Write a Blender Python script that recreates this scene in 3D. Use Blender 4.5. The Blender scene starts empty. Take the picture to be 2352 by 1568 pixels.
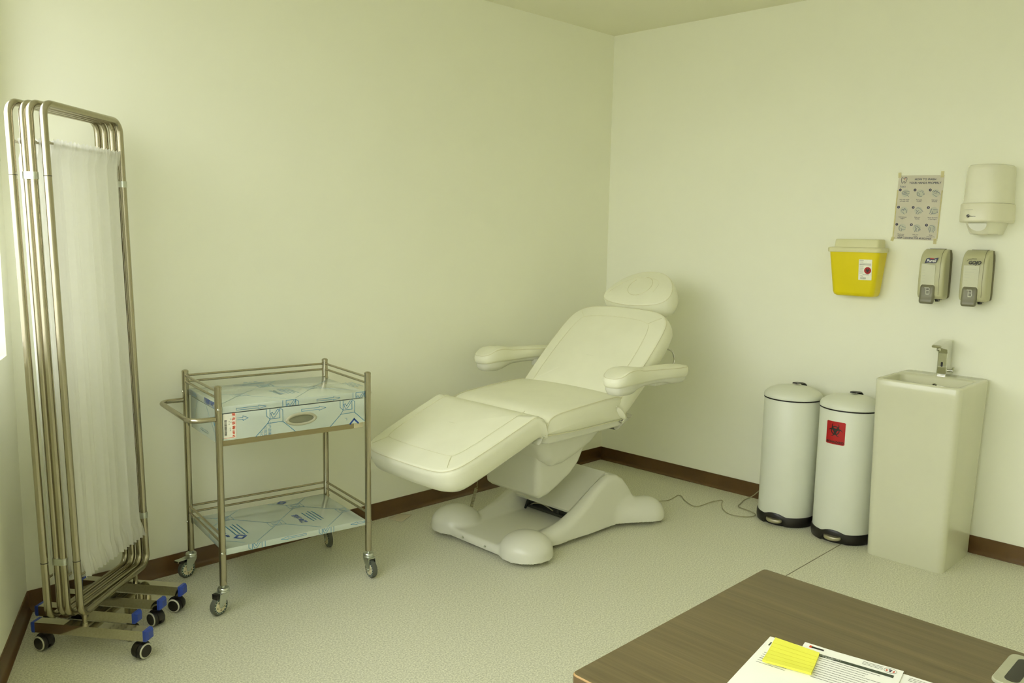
import bpy, bmesh, math, random
import numpy as np
from math import sin, cos, pi, radians, sqrt, atan2
from mathutils import Vector, Matrix, Euler
random.seed(4)
SC = bpy.context.scene
COL = SC.collection

# ------------------------------------------------------------------ materials
def new_mat(name):
    m = bpy.data.materials.new(name); m.use_nodes = True
    nt = m.node_tree; b = nt.nodes['Principled BSDF']
    return m, nt, b
def setp(b, **k):
    names = dict(color='Base Color', rough='Roughness', metal='Metallic', spec='Specular IOR Level',
                 trans='Transmission Weight', alpha='Alpha', coat='Coat Weight', sss='Subsurface Weight', ior='IOR',
                 coatr='Coat Roughness', sheen='Sheen Weight', aniso='Anisotropic')
    for a, v in k.items():
        s = b.inputs[names[a]]
        s.default_value = (*v, 1) if a == 'color' and len(v) == 3 else v
def noise_mix(nt, b, c1, c2, scale, detail=4, lo=.4, hi=.6, vec='Object', stretch=None, rough=.6):
    N = nt.nodes; L = nt.links
    tc = N.new('ShaderNodeTexCoord'); n = N.new('ShaderNodeTexNoise'); r = N.new('ShaderNodeValToRGB')
    n.inputs['Scale'].default_value = scale; n.inputs['Detail'].default_value = detail; n.inputs['Roughness'].default_value = rough
    src = tc.outputs[vec]
    if stretch:
        mp = N.new('ShaderNodeMapping'); mp.inputs['Scale'].default_value = stretch
        L.new(src, mp.inputs['Vector']); src = mp.outputs['Vector']
    L.new(src, n.inputs['Vector']); L.new(n.outputs['Fac'], r.inputs['Fac'])
    r.color_ramp.elements[0].position = lo; r.color_ramp.elements[0].color = (*c1, 1)
    r.color_ramp.elements[1].position = hi; r.color_ramp.elements[1].color = (*c2, 1)
    L.new(r.outputs['Color'], b.inputs['Base Color'])
    return n, r
def bump(nt, b, src, strength, dist=.001):
    bp = nt.nodes.new('ShaderNodeBump'); bp.inputs['Strength'].default_value = strength; bp.inputs['Distance'].default_value = dist
    nt.links.new(src, bp.inputs['Height']); nt.links.new(bp.outputs['Normal'], b.inputs['Normal'])

def simple(name, color, rough=.5, metal=0., var=.04, scale=30, **k):
    m, nt, b = new_mat(name)
    c1 = tuple(max(0, c * (1 - var)) for c in color); c2 = tuple(min(1, c * (1 + var)) for c in color)
    noise_mix(nt, b, c1, c2, scale)
    setp(b, rough=rough, metal=metal, **k)
    return m
M = {}
def wallmat(name, c, sc=2.2):
    m, nt, b = new_mat(name)
    noise_mix(nt, b, tuple(x * .985 for x in c), c, sc, 3, .35, .65)
    n2 = nt.nodes.new('ShaderNodeTexNoise'); n2.inputs['Scale'].default_value = 220; n2.inputs['Detail'].default_value = 3
    tc = nt.nodes.new('ShaderNodeTexCoord'); nt.links.new(tc.outputs['Object'], n2.inputs['Vector'])
    bump(nt, b, n2.outputs['Fac'], .12, .001); setp(b, rough=.62, spec=.3)
    return m
WALLC = (.88, .885, .75)
M['wall'] = wallmat('cream_wall_paint', WALLC)
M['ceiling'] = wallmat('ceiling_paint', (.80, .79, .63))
# speckled vinyl floor
m, nt, b = new_mat('speckled_vinyl'); M['floor'] = m
n, r = noise_mix(nt, b, (.48, .475, .36), (.83, .825, .67), 165, 5, .40, .60, 'Object', None, .8)
vo = nt.nodes.new('ShaderNodeTexVoronoi'); vo.inputs['Scale'].default_value = 240
tc = nt.nodes.new('ShaderNodeTexCoord'); nt.links.new(tc.outputs['Object'], vo.inputs['Vector'])
vr = nt.nodes.new('ShaderNodeValToRGB'); vr.color_ramp.elements[0].position = .0; vr.color_ramp.elements[0].color = (.42, .40, .30, 1)
vr.color_ramp.elements[1].position = .25; vr.color_ramp.elements[1].color = (1, 1, 1, 1)
nt.links.new(vo.outputs['Distance'], vr.inputs['Fac'])
mx = nt.nodes.new('ShaderNodeMixRGB'); mx.blend_type = 'MULTIPLY'; mx.inputs['Fac'].default_value = .5
nt.links.new(r.outputs['Color'], mx.inputs['Color1']); nt.links.new(vr.outputs['Color'], mx.inputs['Color2'])
nt.links.new(mx.outputs['Color'], b.inputs['Base Color'])
bump(nt, b, n.outputs['Fac'], .08, .0008); setp(b, rough=.42, spec=.45)
M['seam'] = simple('vinyl_weld', (.20, .18, .11), .5)
M['skirting'] = simple('brown_vinyl_skirting', (.120, .062, .021), .30, 0, .1, 8, spec=.55)
M['white_pvc'] = simple('white_window_frame', (.85, .85, .8), .35)
m, nt, b = new_mat('window_glass'); M['glass'] = m
setp(b, color=(1, 1, 1), rough=0, trans=1, ior=1.01, spec=.2)
# metals
def metal(name, c, rough, sc=(400, 400, 3), var=.12):
    m, nt, b = new_mat(name)
    n, r = noise_mix(nt, b, tuple(x * (1 - var) for x in c), c, 1.0, 3, .3, .7, 'Object', sc)
    setp(b, rough=rough, metal=1.0)
    return m
M['steel'] = metal('brushed_steel_tube', (.48, .44, .32), .26)
M['mirror'] = metal('polished_steel', (.62, .59, .48), .07, (30, 30, 30), .04)
M['chrome'] = metal('chrome', (.72, .72, .66), .06, (30, 30, 30), .04)
M['zinc'] = metal('zinc_plate', (.62, .65, .58), .28, (40, 40, 40), .1)
m, nt, b = new_mat('film_covered_steel'); M['film'] = m
noise_mix(nt, b, (.60, .68, .64), (.66, .73, .69), 3, 2)
setp(b, rough=.16, metal=.45, spec=.6)
M['under'] = metal('bare_steel_sheet', (.42, .36, .22), .32, (4, 200, 200))
M['print'] = simple('blue_film_print', (.02, .17, .33), .35)
M['print_dark'] = simple('dark_blue_film_print', (.01, .06, .30), .35)
M['print_soft'] = simple('pale_film_print', (.20, .34, .42), .35)
M['plastic_grey'] = simple('grey_olive_plastic', (.43, .42, .30), .4)
M['plastic_recess'] = simple('recess_plastic', (.21, .21, .135), .5)
M['label_white'] = simple('label_paper', (.88, .87, .78), .5)
M['ink_red'] = simple('red_ink', (.62, .06, .01), .5)
M['ink_black'] = simple('black_ink', (.015, .015, .012), .5)
M['ink_grey'] = simple('grey_ink', (.30, .30, .26), .5)
M['blue_cap'] = simple('blue_plastic_cap', (.035, .075, .42), .38)
M['black'] = simple('black_plastic', (.012, .010, .008), .35)
M['black_rubber'] = simple('black_rubber', (.018, .016, .013), .6)
M['ring'] = simple('pale_wheel_ring', (.60, .60, .50), .4)
M['tyre'] = simple('grey_tyre', (.10, .11, .09), .4)
M['wheel_clear'] = simple('clear_grey_wheel', (.50, .54, .45), .3)
M['wheel_dark'] = simple('dark_green_slot', (.02, .06, .055), .4)
M['wheel_cream'] = simple('cream_wheel_hub', (.74, .68, .46), .4)
# curtain cloth
m, nt, b = new_mat('white_curtain_cloth'); M['cloth'] = m
noise_mix(nt, b, (.93, .93, .90), (.95, .95, .92), 60, 3); setp(b, rough=.85, spec=.2)
tr = nt.nodes.new('ShaderNodeBsdfTranslucent'); tr.inputs['Color'].default_value = (.97, .97, .94, 1)
ms = nt.nodes.new('ShaderNodeMixShader'); ms.inputs['Fac'].default_value = .58
out = nt.nodes['Material Output']
nt.links.new(b.outputs['BSDF'], ms.inputs[1]); nt.links.new(tr.outputs['BSDF'], ms.inputs[2])
tp_ = nt.nodes.new('ShaderNodeBsdfTransparent'); m3 = nt.nodes.new('ShaderNodeMixShader'); m3.inputs['Fac'].default_value = .10
nt.links.new(ms.outputs['Shader'], m3.inputs[1]); nt.links.new(tp_.outputs['BSDF'], m3.inputs[2]); nt.links.new(m3.outputs['Shader'], out.inputs['Surface'])
# chair
m, nt, b = new_mat('cream_leatherette'); M['leather'] = m
noise_mix(nt, b, (.80, .80, .64), (.825, .825, .665), 5, 2)
vn = nt.nodes.new('ShaderNodeTexVoronoi'); vn.inputs['Scale'].default_value = 700
tc = nt.nodes.new('ShaderNodeTexCoord'); nt.links.new(tc.outputs['Object'], vn.inputs['Vector'])
bump(nt, b, vn.outputs['Distance'], .05, .0006); setp(b, rough=.46, spec=.4)
M['piping'] = simple('cream_piping', (.70, .68, .48), .5)
M['stitch'] = simple('seam_stitch', (.78, .77, .58), .55)
M['chair_white'] = simple('white_chair_plastic', (.71, .71, .61), .27, 0, .01, 4, spec=.5)
M['dark'] = simple('dark_void', (.02, .02, .015), .7)
M['darkmetal'] = simple('dark_frame_steel', (.07, .07, .055), .45, .4)
M['bin_white'] = simple('white_bin_enamel', (.72, .74, .64), .38, 0, .01, 4, spec=.45)
M['pedal'] = metal('brushed_pedal', (.62, .58, .44), .3, (60, 400, 60))
M['ceramic'] = simple('white_ceramic', (.66, .66, .50), .12, 0, .01, 4, spec=.6)
M['red_label'] = simple('red_label', (.44, .006, .008), .45)
M['yellow'] = simple('yellow_sharps_plastic', (.80, .66, .0), .42, 0, .02, 6)
m, nt, b = new_mat('cloudy_lid_plastic'); M['lid'] = m
noise_mix(nt, b, (.90, .88, .56), (.92, .90, .60), 8, 2); setp(b, rough=.35, trans=.25, ior=1.3)
m, nt, b = new_mat('cloudy_dispenser_cover'); M['cover'] = m
noise_mix(nt, b, (.93, .92, .76), (.95, .94, .78), 8, 2); setp(b, rough=.16, trans=.15, ior=1.35, spec=.6)
M['disp_white'] = simple('warm_white_plastic', (.80, .78, .62), .35, 0, .01, 4)
M['paper_roll'] = simple('paper_roll', (.88, .86, .72), .8)
M['disp_body'] = simple('beige_grey_plastic', (.50, .49, .30), .38, 0, .02, 6)
M['disp_back'] = simple('dark_taupe_plastic', (.17, .155, .085), .45, 0, .02, 6)
M['disp_window'] = simple('pale_window_plastic', (.60, .60, .44), .25, 0, .02, 6)
M['disp_line'] = simple('pale_grey_print', (.46, .47, .36), .5)
M['pump'] = simple('grey_push_bar', (.19, .18, .11), .3, 0, .02, 6)
M['navy'] = simple('navy_print', (.008, .010, .055), .4)
M['white_ink'] = simple('white_ink', (.85, .85, .78), .5)
M['poster'] = simple('poster_paper', (.62, .58, .47), .6, 0, .02, 10)
M['poster_blue'] = simple('poster_blue_ink', (.06, .085, .19), .6)
M['poster_navy'] = simple('poster_navy_ink', (.022, .022, .08), .6)
M['poster_sky'] = simple('poster_sky_wash', (.53, .535, .44), .6)
m, nt, b = new_mat('yellowed_tape'); M['tape'] = m
noise_mix(nt, b, (.66, .58, .18), (.72, .64, .26), 40); setp(b, rough=.3, alpha=.55)
# desk laminate : grain along the desk's long side (local y)
m, nt, b = new_mat('grey_walnut_laminate'); M['wood'] = m
n, r = noise_mix(nt, b, (.125, .094, .042), (.180, .142, .068), 1.0, 8, .34, .66, 'Object', (150, 2.6, 150), .7)
n2 = nt.nodes.new('ShaderNodeTexNoise'); n2.inputs['Scale'].default_value = 1; n2.inputs['Detail'].default_value = 3
tc = nt.nodes.new('ShaderNodeTexCoord'); mp = nt.nodes.new('ShaderNodeMapping'); mp.inputs['Scale'].default_value = (26, 1.1, 26)
nt.links.new(tc.outputs['Object'], mp.inputs['Vector']); nt.links.new(mp.outputs['Vector'], n2.inputs['Vector'])
r2 = nt.nodes.new('ShaderNodeValToRGB'); r2.color_ramp.elements[0].position = .35; r2.color_ramp.elements[0].color = (.86, .86, .86, 1)
r2.color_ramp.elements[1].position = .65; r2.color_ramp.elements[1].color = (1.06, 1.06, 1.06, 1)
nt.links.new(n2.outputs['Fac'], r2.inputs['Fac'])
mx = nt.nodes.new('ShaderNodeMixRGB'); mx.blend_type = 'MULTIPLY'; mx.inputs['Fac'].default_value = 1
nt.links.new(r.outputs['Color'], mx.inputs['Color1']); nt.links.new(r2.outputs['Color'], mx.inputs['Color2'])
nt.links.new(mx.outputs['Color'], b.inputs['Base Color']); setp(b, rough=.45, spec=.4)
M['edge_band'] = simple('amber_edge_band', (.38, .23, .07), .4)
M['edge_side'] = simple('brown_edge_strip', (.13, .085, .035), .45)
M['desk_leg'] = simple('grey_desk_steel', (.38, .40, .34), .4, .3)
M['grommet'] = simple('grey_cable_flap', (.40, .40, .27), .38)
M['paper'] = simple('white_paper', (.90, .90, .84), .6, 0, .01, 10)
M['sticky'] = simple('yellow_note', (.86, .85, .09), .6, 0, .02, 10)
M['sticky_edge'] = simple('note_pad_edge', (.72, .68, .04), .6)
M['green_band'] = simple('dark_green_print', (.045, .062, .038), .5)
M['cord'] = simple('grey_cord', (.36, .34, .20), .5)
M['scrap'] = simple('buff_paper_scrap', (.62, .56, .40), .7)

# ------------------------------------------------------------------ mesh builder
class MB:
    def __init__(s): s.v = []; s.f = []; s.m = []
    def add(s, vs, fs, mi=0, T=None):
        o = len(s.v)
        if T is not None: vs = [T @ Vector(v) for v in vs]
        s.v += [tuple(v) for v in vs]
        for f in fs: s.f.append(tuple(i + o for i in f)); s.m.append(mi)
    def box(s, c, d, mi=0, T=None, bev=0.):
        bm = bmesh.new(); bmesh.ops.create_cube(bm, size=1)
        bmesh.ops.scale(bm, vec=d, verts=bm.verts)
        if bev > 0: bmesh.ops.bevel(bm, geom=bm.edges[:], offset=bev, segments=2, profile=.6, affect='EDGES')
        bmesh.ops.translate(bm, vec=c, verts=bm.verts)
        s.bm(bm, mi, T)
    def bm(s, bm, mi=0, T=None):
        bm.verts.index_update()
        s.add([v.co.copy() for v in bm.verts], [[v.index for v in f.verts] for f in bm.faces], mi, T); bm.free()
    def tube(s, pts, r, seg=12, closed=False, mi=0, caps=True, T=None):
        P = [Vector(p) for p in pts]; n = len(P)
        R = r if hasattr(r, '__len__') else [r] * n
        tans = []
        for i in range(n):
            a = P[(i - 1) % n] if (closed or i > 0) else P[i]
            b = P[(i + 1) % n] if (closed or i < n - 1) else P[i]
            tans.append((b - a).normalized())
        up = Vector((0, 0, 1))
        if abs(tans[0].dot(up)) > .9: up = Vector((1, 0, 0))
        nrm = (up - tans[0] * up.dot(tans[0])).normalized()
        vs = []; fs = []
        for i in range(n):
            t = tans[i]
            nrm = nrm - t * nrm.dot(t)
            if nrm.length < 1e-6: nrm = t.orthogonal()
            nrm.normalize(); bn = t.cross(nrm)
            for k in range(seg):
                a = 2 * pi * k / seg
                vs.append(P[i] + (nrm * cos(a) + bn * sin(a)) * R[i])
        for i in range(n if closed else n - 1):
            j = (i + 1) % n
            off = 0
            if closed and j == 0:   # best twist match
                off = min(range(seg), key=lambda o: (vs[i * seg] - vs[o]).length)
            for k in range(seg):
                k2 = (k + 1) % seg
                fs.append((i * seg + k, i * seg + k2, j * seg + (k2 + off) % seg, j * seg + (k + off) % seg))
        if not closed and caps:
            fs.append(tuple(range(seg))[::-1]); fs.append(tuple((n - 1) * seg + k for k in range(seg)))
        s.add(vs, fs, mi, T)
    def lathe(s, prof, seg=32, mi=0, T=None, mis=None):
        vs = []; fs = []; mm = []
        for (r, z) in prof:
            for k in range(seg):
                a = 2 * pi * k / seg; vs.append((r * cos(a), r * sin(a), z))
        o0 = len(s.f)
        for i in range(len(prof) - 1):
            for k in range(seg):
                k2 = (k + 1) % seg
                fs.append((i * seg + k, i * seg + k2, (i + 1) * seg + k2, (i + 1) * seg + k)); mm.append(mi if mis is None else mis[i])
        if prof[0][0] > 1e-5: fs.append(tuple(range(seg))[::-1]); mm.append(mm[0])
        if prof[-1][0] > 1e-5: fs.append(tuple((len(prof) - 1) * seg + k for k in range(seg))); mm.append(mm[-1])
        s.add(vs, fs, mi, T)
        s.m[o0:] = mm
    def loft(s, rings, mi=0, cap0=True, cap1=True, T=None, mis=None):
        n = len(rings[0]); vs = [p for r in rings for p in r]; fs = []; mm = []
        for i in range(len(rings) - 1):
            for k in range(n):
                k2 = (k + 1) % n
                fs.append((i * n + k, i * n + k2, (i + 1) * n + k2, (i + 1) * n + k)); mm.append(mi if mis is None else mis[i])
        if cap0: fs.append(tuple(range(n))[::-1]); mm.append(mm[0])
        if cap1: fs.append(tuple((len(rings) - 1) * n + k for k in range(n))); mm.append(mm[-1])
        o0 = len(s.f); s.add(vs, fs, mi, T); s.m[o0:] = mm
    def prism(s, poly, z0, z1, mi=0, T=None):
        s.loft([[(x, y, z0) for x, y in poly], [(x, y, z1) for x, y in poly]], mi, True, True, T)
    def ribbon(s, pts, w, T, mi=0, z=0., closed=False, th=0.0003):
        # flat printed line in the xy plane of T
        P = [Vector((p[0], p[1])) for p in pts]; n = len(P)
        for i in range(n if closed else n - 1):
            a = P[i]; b_ = P[(i + 1) % n]; d = (b_ - a)
            if d.length < 1e-6: continue
            d.normalize(); q = Vector((-d.y, d.x)) * w / 2; e = d * w / 2
            a2 = a - e; b2 = b_ + e
            c = [a2 + q, a2 - q, b2 - q, b2 + q]
            s.add([(x.x, x.y, z) for x in c] + [(x.x, x.y, z + th) for x in c],
                  [(4, 5, 6, 7), (0, 1, 5, 4), (1, 2, 6, 5), (2, 3, 7, 6), (3, 0, 4, 7)], mi, T)
    def plate(s, poly, T, mi=0, z=0., th=.0004):
        n = len(poly)
        s.add([(x, y, z) for x, y in poly] + [(x, y, z + th) for x, y in poly],
              [tuple(range(n, 2 * n))] + [(k, (k + 1) % n, n + (k + 1) % n, n + k) for k in range(n)], mi, T)
    def text(s, body, size, x, y, T, mi=0, z=0., align='CENTER', sx=1., shear=0., rot=0., bold=0., th=.0003):
        c = bpy.data.curves.new('t', 'FONT'); c.body = body; c.size = size; c.align_x = align; c.align_y = 'CENTER'
        c.shear = shear; c.offset = bold * size; c.resolution_u = 3
        o = bpy.data.objects.new('t', c); COL.objects.link(o)
        dg = bpy.context.evaluated_depsgraph_get(); me = bpy.data.meshes.new_from_object(o.evaluated_get(dg))
        ca, sa = cos(rot), sin(rot)
        vs = [(x + ca * v.co.x * sx - sa * v.co.y, y + sa * v.co.x * sx + ca * v.co.y, z + th) for v in me.vertices]
        s.add(vs, [tuple(p.vertices) for p in me.polygons], mi, T)
        bpy.data.objects.remove(o); bpy.data.curves.remove(c); bpy.data.meshes.remove(me)
    def np(s, V, F, mi=0, T=None): s.add([tuple(v) for v in V], [tuple(f) for f in F], mi, T)

def obj(name, mb, mats, parent=None, sharp=40, smooth=True, kind=None, fix=True):
    me = bpy.data.meshes.new(name)
    vs = mb.v
    me.from_pydata(vs, [], mb.f)
    if not isinstance(mats, (list, tuple)): mats = [mats]
    for x in mats: me.materials.append(M[x])
    me.polygons.foreach_set('material_index', mb.m)
    if fix:
        bm = bmesh.new(); bm.from_mesh(me); bmesh.ops.recalc_face_normals(bm, faces=bm.faces[:]); bm.to_mesh(me); bm.free()
    if smooth:
        me.polygons.foreach_set('use_smooth', [True] * len(me.polygons)); me.set_sharp_from_angle(angle=radians(sharp))
    me.update()
    o = bpy.data.objects.new(name, me); COL.objects.link(o)
    if parent is not None: o.parent = parent
    if kind: o['kind'] = kind
    return o
def tag(o, label, cat, group=None):
    o['label'] = label; o['category'] = cat
    if group: o['group'] = group
    return o
def thing(name, label, cat, loc=(0, 0, 0), rotz=0., group=None):
    o = bpy.data.objects.new(name, None); COL.objects.link(o); o.empty_display_size = .1
    o.location = loc; o.rotation_euler = (0, 0, rotz)
    return tag(o, label, cat, group)
def copy_tree(src, loc=None, rotz=None):
    r = src.copy(); COL.objects.link(r)
    if loc is not None: r.location = loc
    if rotz is not None: r.rotation_euler = (0, 0, rotz)
    def rec(a, b_):
        for ch in list(a.children):
            c = ch.copy(); COL.objects.link(c); c.parent = b_; rec(ch, c)
    rec(src, r)
    return r
def TX(loc, x, y, z=None):
    x = Vector(x).normalized(); y = Vector(y); y = (y - x * y.dot(x)).normalized(); z = x.cross(y)
    m = Matrix(((x.x, y.x, z.x, loc[0]), (x.y, y.y, z.y, loc[1]), (x.z, y.z, z.z, loc[2]), (0, 0, 0, 1)))
    return m
def rrect(w, d, r, n=6, cx=0, cy=0):
    pts = []
    for (sx, sy, a0) in ((1, 1, 0), (-1, 1, 90), (-1, -1, 180), (1, -1, 270)):
        for k in range(n + 1):
            a = radians(a0 + 90 * k / n)
            pts.append((cx + sx * (w / 2 - r) + r * cos(a), cy + sy * (d / 2 - r) + r * sin(a)))
    return pts
def smooth_closed(pts, n):
    # closed Catmull-Rom, resampled to n even points
    P = [np.array(p, float) for p in pts]; m = len(P); out = []
    for i in range(m):
        p0, p1, p2, p3 = P[i - 1], P[i], P[(i + 1) % m], P[(i + 2) % m]
        for k in range(12):
            t = k / 12
            out.append(.5 * ((2 * p1) + (-p0 + p2) * t + (2 * p0 - 5 * p1 + 4 * p2 - p3) * t * t + (-p0 + 3 * p1 - 3 * p2 + p3) * t ** 3))
    return resample(out, n)
def resample(out, n, closed=True):
    A = np.array(out); B = np.vstack([A, A[:1]]) if closed else A
    d = np.r_[0, np.cumsum(np.linalg.norm(np.diff(B, axis=0), axis=1))]
    t = np.linspace(0, d[-1], n + 1)[:-1] if closed else np.linspace(0, d[-1], n)
    return [tuple(np.interp(t, d, B[:, k])[i] for k in range(B.shape[1])) for i in range(n)]
def curve_open(pts, n):
    P = [np.array(p, float) for p in pts]; P = [2 * P[0] - P[1]] + P + [2 * P[-1] - P[-2]]; out = []
    for i in range(1, len(P) - 2):
        p0, p1, p2, p3 = P[i - 1:i + 3]
        for k in range(10):
            t = k / 10
            out.append(.5 * ((2 * p1) + (-p0 + p2) * t + (2 * p0 - 5 * p1 + 4 * p2 - p3) * t * t + (-p0 + 3 * p1 - 3 * p2 + p3) * t ** 3))
    out.append(P[-2]); return resample(out, n, False)
def inset(poly, d):
    # move every point of a closed outline inward along its normal
    A = np.array(poly); a = np.roll(A, 1, 0); b_ = np.roll(A, -1, 0); t = b_ - a; t /= np.linalg.norm(t, axis=1)[:, None] + 1e-9
    nn = np.stack([-t[:, 1], t[:, 0]], 1)
    area = .5 * np.sum(A[:, 0] * b_[:, 1] - b_[:, 0] * A[:, 1])
    if area < 0: nn = -nn
    return A + nn * d
# surface nets on a signed field
def sdf_mesh(f, lo, hi, res, project=3):
    lo = np.array(lo, float); hi = np.array(hi, float); n = np.ceil((hi - lo) / res).astype(int) + 1
    ax = [lo[k] + res * np.arange(n[k]) for k in range(3)]
    X, Y, Z = np.meshgrid(*ax, indexing='ij'); F = f(X, Y, Z); S = F < 0
    nx, ny, nz = F.shape
    c = np.zeros((nx - 1, ny - 1, nz - 1), int); acc = np.zeros(c.shape + (3,)); cnt = np.zeros(c.shape)
    def sl(d, i): return tuple(slice(i[k], c.shape[k] + i[k]) for k in range(3))
    corners = [(i, j, k) for i in (0, 1) for j in (0, 1) for k in (0, 1)]
    for a in corners:
        for axis in range(3):
            if a[axis] == 1: continue
            b_ = list(a); b_[axis] = 1; b_ = tuple(b_)
            fa = F[sl(0, a)]; fb = F[sl(0, b_)]; ch = (fa < 0) != (fb < 0)
            t = np.where(ch, fa / np.where(ch, fa - fb, 1), 0)
            for k in range(3):
                acc[..., k] += np.where(ch, a[k] + (t if k == axis else 0), 0)
            cnt += ch
    act = cnt > 0; idx = -np.ones(c.shape, int); idx[act] = np.arange(act.sum())
    I = np.argwhere(act); V = lo + res * (I + acc[act] / cnt[act][:, None])
    Fq = []
    for axis in range(3):
        o = [k for k in range(3) if k != axis]
        s0 = [slice(None)] * 3; s1 = [slice(None)] * 3; s0[axis] = slice(0, -1); s1[axis] = slice(1, None)
        ch = S[tuple(s0)] != S[tuple(s1)]
        E = np.argwhere(ch); E = E[(E[:, o[0]] > 0) & (E[:, o[1]] > 0) & (E[:, o[0]] < F.shape[o[0]] - 1) & (E[:, o[1]] < F.shape[o[1]] - 1)]
        q = []
        for da, db in ((-1, -1), (0, -1), (0, 0), (-1, 0)):
            e = E.copy(); e[:, o[0]] += da; e[:, o[1]] += db; q.append(idx[e[:, 0], e[:, 1], e[:, 2]])
        Fq.append(np.stack(q, 1))
    Q = np.vstack(Fq)
    h = res * .2
    for _ in range(project):
        x, y, z = V.T; f0 = f(x, y, z)
        g = np.stack([f(x + h, y, z) - f(x - h, y, z), f(x, y + h, z) - f(x, y - h, z), f(x, y, z + h) - f(x, y, z - h)], 1) / (2 * h)
        st = (f0 / (np.sum(g * g, 1) + 1e-6))[:, None] * g
        ln = np.linalg.norm(st, axis=1, keepdims=True); st *= np.minimum(1, res * .5 / (ln + 1e-9))
        V = V - .8 * st
    return V, Q
def sd_poly(px, py, poly):
    P = np.array(poly, float); d = np.full(px.shape, 1e9); inside = np.zeros(px.shape, bool)
    for i in range(len(P)):
        a = P[i]; b_ = P[(i + 1) % len(P)]; e = b_ - a
        wx = px - a[0]; wy = py - a[1]; t = np.clip((wx * e[0] + wy * e[1]) / (e @ e), 0, 1)
        d = np.minimum(d, np.hypot(wx - e[0] * t, wy - e[1] * t))
        cond = (a[1] > py) != (b_[1] > py)
        with np.errstate(divide='ignore', invalid='ignore'):
            xi = (b_[0] - a[0]) * (py - a[1]) / (b_[1] - a[1] + 1e-12) + a[0]
        inside ^= cond & (px < xi)
    return np.where(inside, -d, d)
def extr(d2, dz, r):
    # extruded 2D field with rounded edges of radius r (d2, dz already shrunk)
    return np.minimum(np.maximum(d2, dz), 0) + np.hypot(np.maximum(d2, 0), np.maximum(dz, 0)) - r
def smin(a, b_, k):
    h = np.clip(.5 + .5 * (b_ - a) / k, 0, 1); return b_ * (1 - h) + a * h - k * h * (1 - h)
def sstep(a, b_, x):
    t = np.clip((x - a) / (b_ - a), 0, 1); return t * t * (3 - 2 * t)

# ------------------------------------------------------------------ setting
H = 2.607
CN = Vector((-.05, -.05, 0))                 # far corner of the room
RW = Vector((.063, -2.37, 0)).normalized()   # along the right wall, toward the viewer
RN = Vector((-RW.y, RW.x, 0)) * -1           # into the room
if RN.x > 0: RN = -RN
CL = Vector((-3.317, 0, 0))                  # corner with the slanted window wall
LW = Vector((-.383, -.924, 0)).normalized(); LN = Vector((.924, -.383, 0)).normalized()
R_END = CN + RW * 4.35; L_END = CL + LW * 4.7
def rw(s, z, off=0.):
    return CN + RW * s + RN * off + Vector((0, 0, z))
TK = .14
def quadwall(name, a, b_, nrm, z0=0., z1=H, mat='wall', ext=(0, 0)):
    d = (b_ - a).normalized(); a = a - d * ext[0]; b_ = b_ + d * ext[1]
    mb = MB(); o = nrm * -TK
    P = [a, b_, b_ + o, a + o]
    mb.loft([[(p.x, p.y, z0) for p in P], [(p.x, p.y, z1) for p in P]])
    return obj(name, mb, mat, kind='structure', smooth=False)
BD = (CN - CL).normalized(); BN = Vector((BD.y, -BD.x, 0))
quadwall('wall_back', CL, CN, BN, ext=(.1, .12))
quadwall('wall_right', CN, R_END, RN, ext=(0, .1))
FN = Vector((0, 1, 0))
fd = (L_END - R_END).normalized(); fn = Vector((fd.y, -fd.x, 0))
if fn.y < 0: fn = -fn
quadwall('wall_front', R_END, L_END, fn, ext=(.1, .1))
# left wall with window opening
WS0, WS1, WZ0, WZ1 = .11, 4.45, .975, 2.42
mb = MB()
def lwp(s, z, off=0.): p = CL + LW * s + LN * off; return (p.x, p.y, z)
def lslab(s0, s1, z0, z1):
    a = [lwp(s0, z0), lwp(s1, z0), lwp(s1, z0, -TK), lwp(s0, z0, -TK)]; b_ = [(x, y, z1) for x, y, z in a]
    mb.loft([a, b_])
lslab(0, WS0, 0, H); lslab(WS1, 4.8, 0, H); lslab(WS0, WS1, 0, WZ0); lslab(WS0, WS1, WZ1, H)
obj('wall_left', mb, 'wall', kind='structure', smooth=False)
poly = [(CN.x + .12, CN.y + .2), (R_END.x + .2, R_END.y - .25), (L_END.x - .25, L_END.y - .25), (CL.x - .2, CL.y + .2)]
mb = MB(); mb.prism(poly, -.08, 0); obj('floor', mb, 'floor', kind='structure', smooth=False)
mb = MB(); mb.prism(poly, H, H + .08); obj('ceiling', mb, 'ceiling', kind='structure', smooth=False)
# window: frame, mullions, pane
mb = MB(); off = -.09
def wbar(s0, s1, z0, z1, d=.06):
    a = [lwp(s0, z0, off), lwp(s1, z0, off), lwp(s1, z0, off - d), lwp(s0, z0, off - d)]
    mb.loft([a, [(x, y, z1) for x, y, z in a]])
fw = .05
wbar(WS0, WS1, WZ0, WZ0 + fw); wbar(WS0, WS1, WZ1 - fw, WZ1); wbar(WS0, WS0 + .02, WZ0 + fw, WZ1 - fw); wbar(WS1 - fw, WS1, WZ0 + fw, WZ1 - fw)
for q in (1 / 3, 2 / 3): wbar(WS0 + (WS1 - WS0) * q - .025, WS0 + (WS1 - WS0) * q + .025, WZ0 + fw, WZ1 - fw)
win = obj('window_1', mb, 'white_pvc', kind='structure', smooth=False)
mb = MB()
a = [lwp(WS0 + .02, WZ0 + fw, off - .028), lwp(WS1 - fw, WZ0 + fw, off - .028), lwp(WS1 - fw, WZ0 + fw, off - .034), lwp(WS0 + .02, WZ0 + fw, off - .034)]
mb.loft([a, [(x, y, WZ1 - fw) for x, y, z in a]]); obj('pane', mb, 'glass', win, smooth=False)
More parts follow.
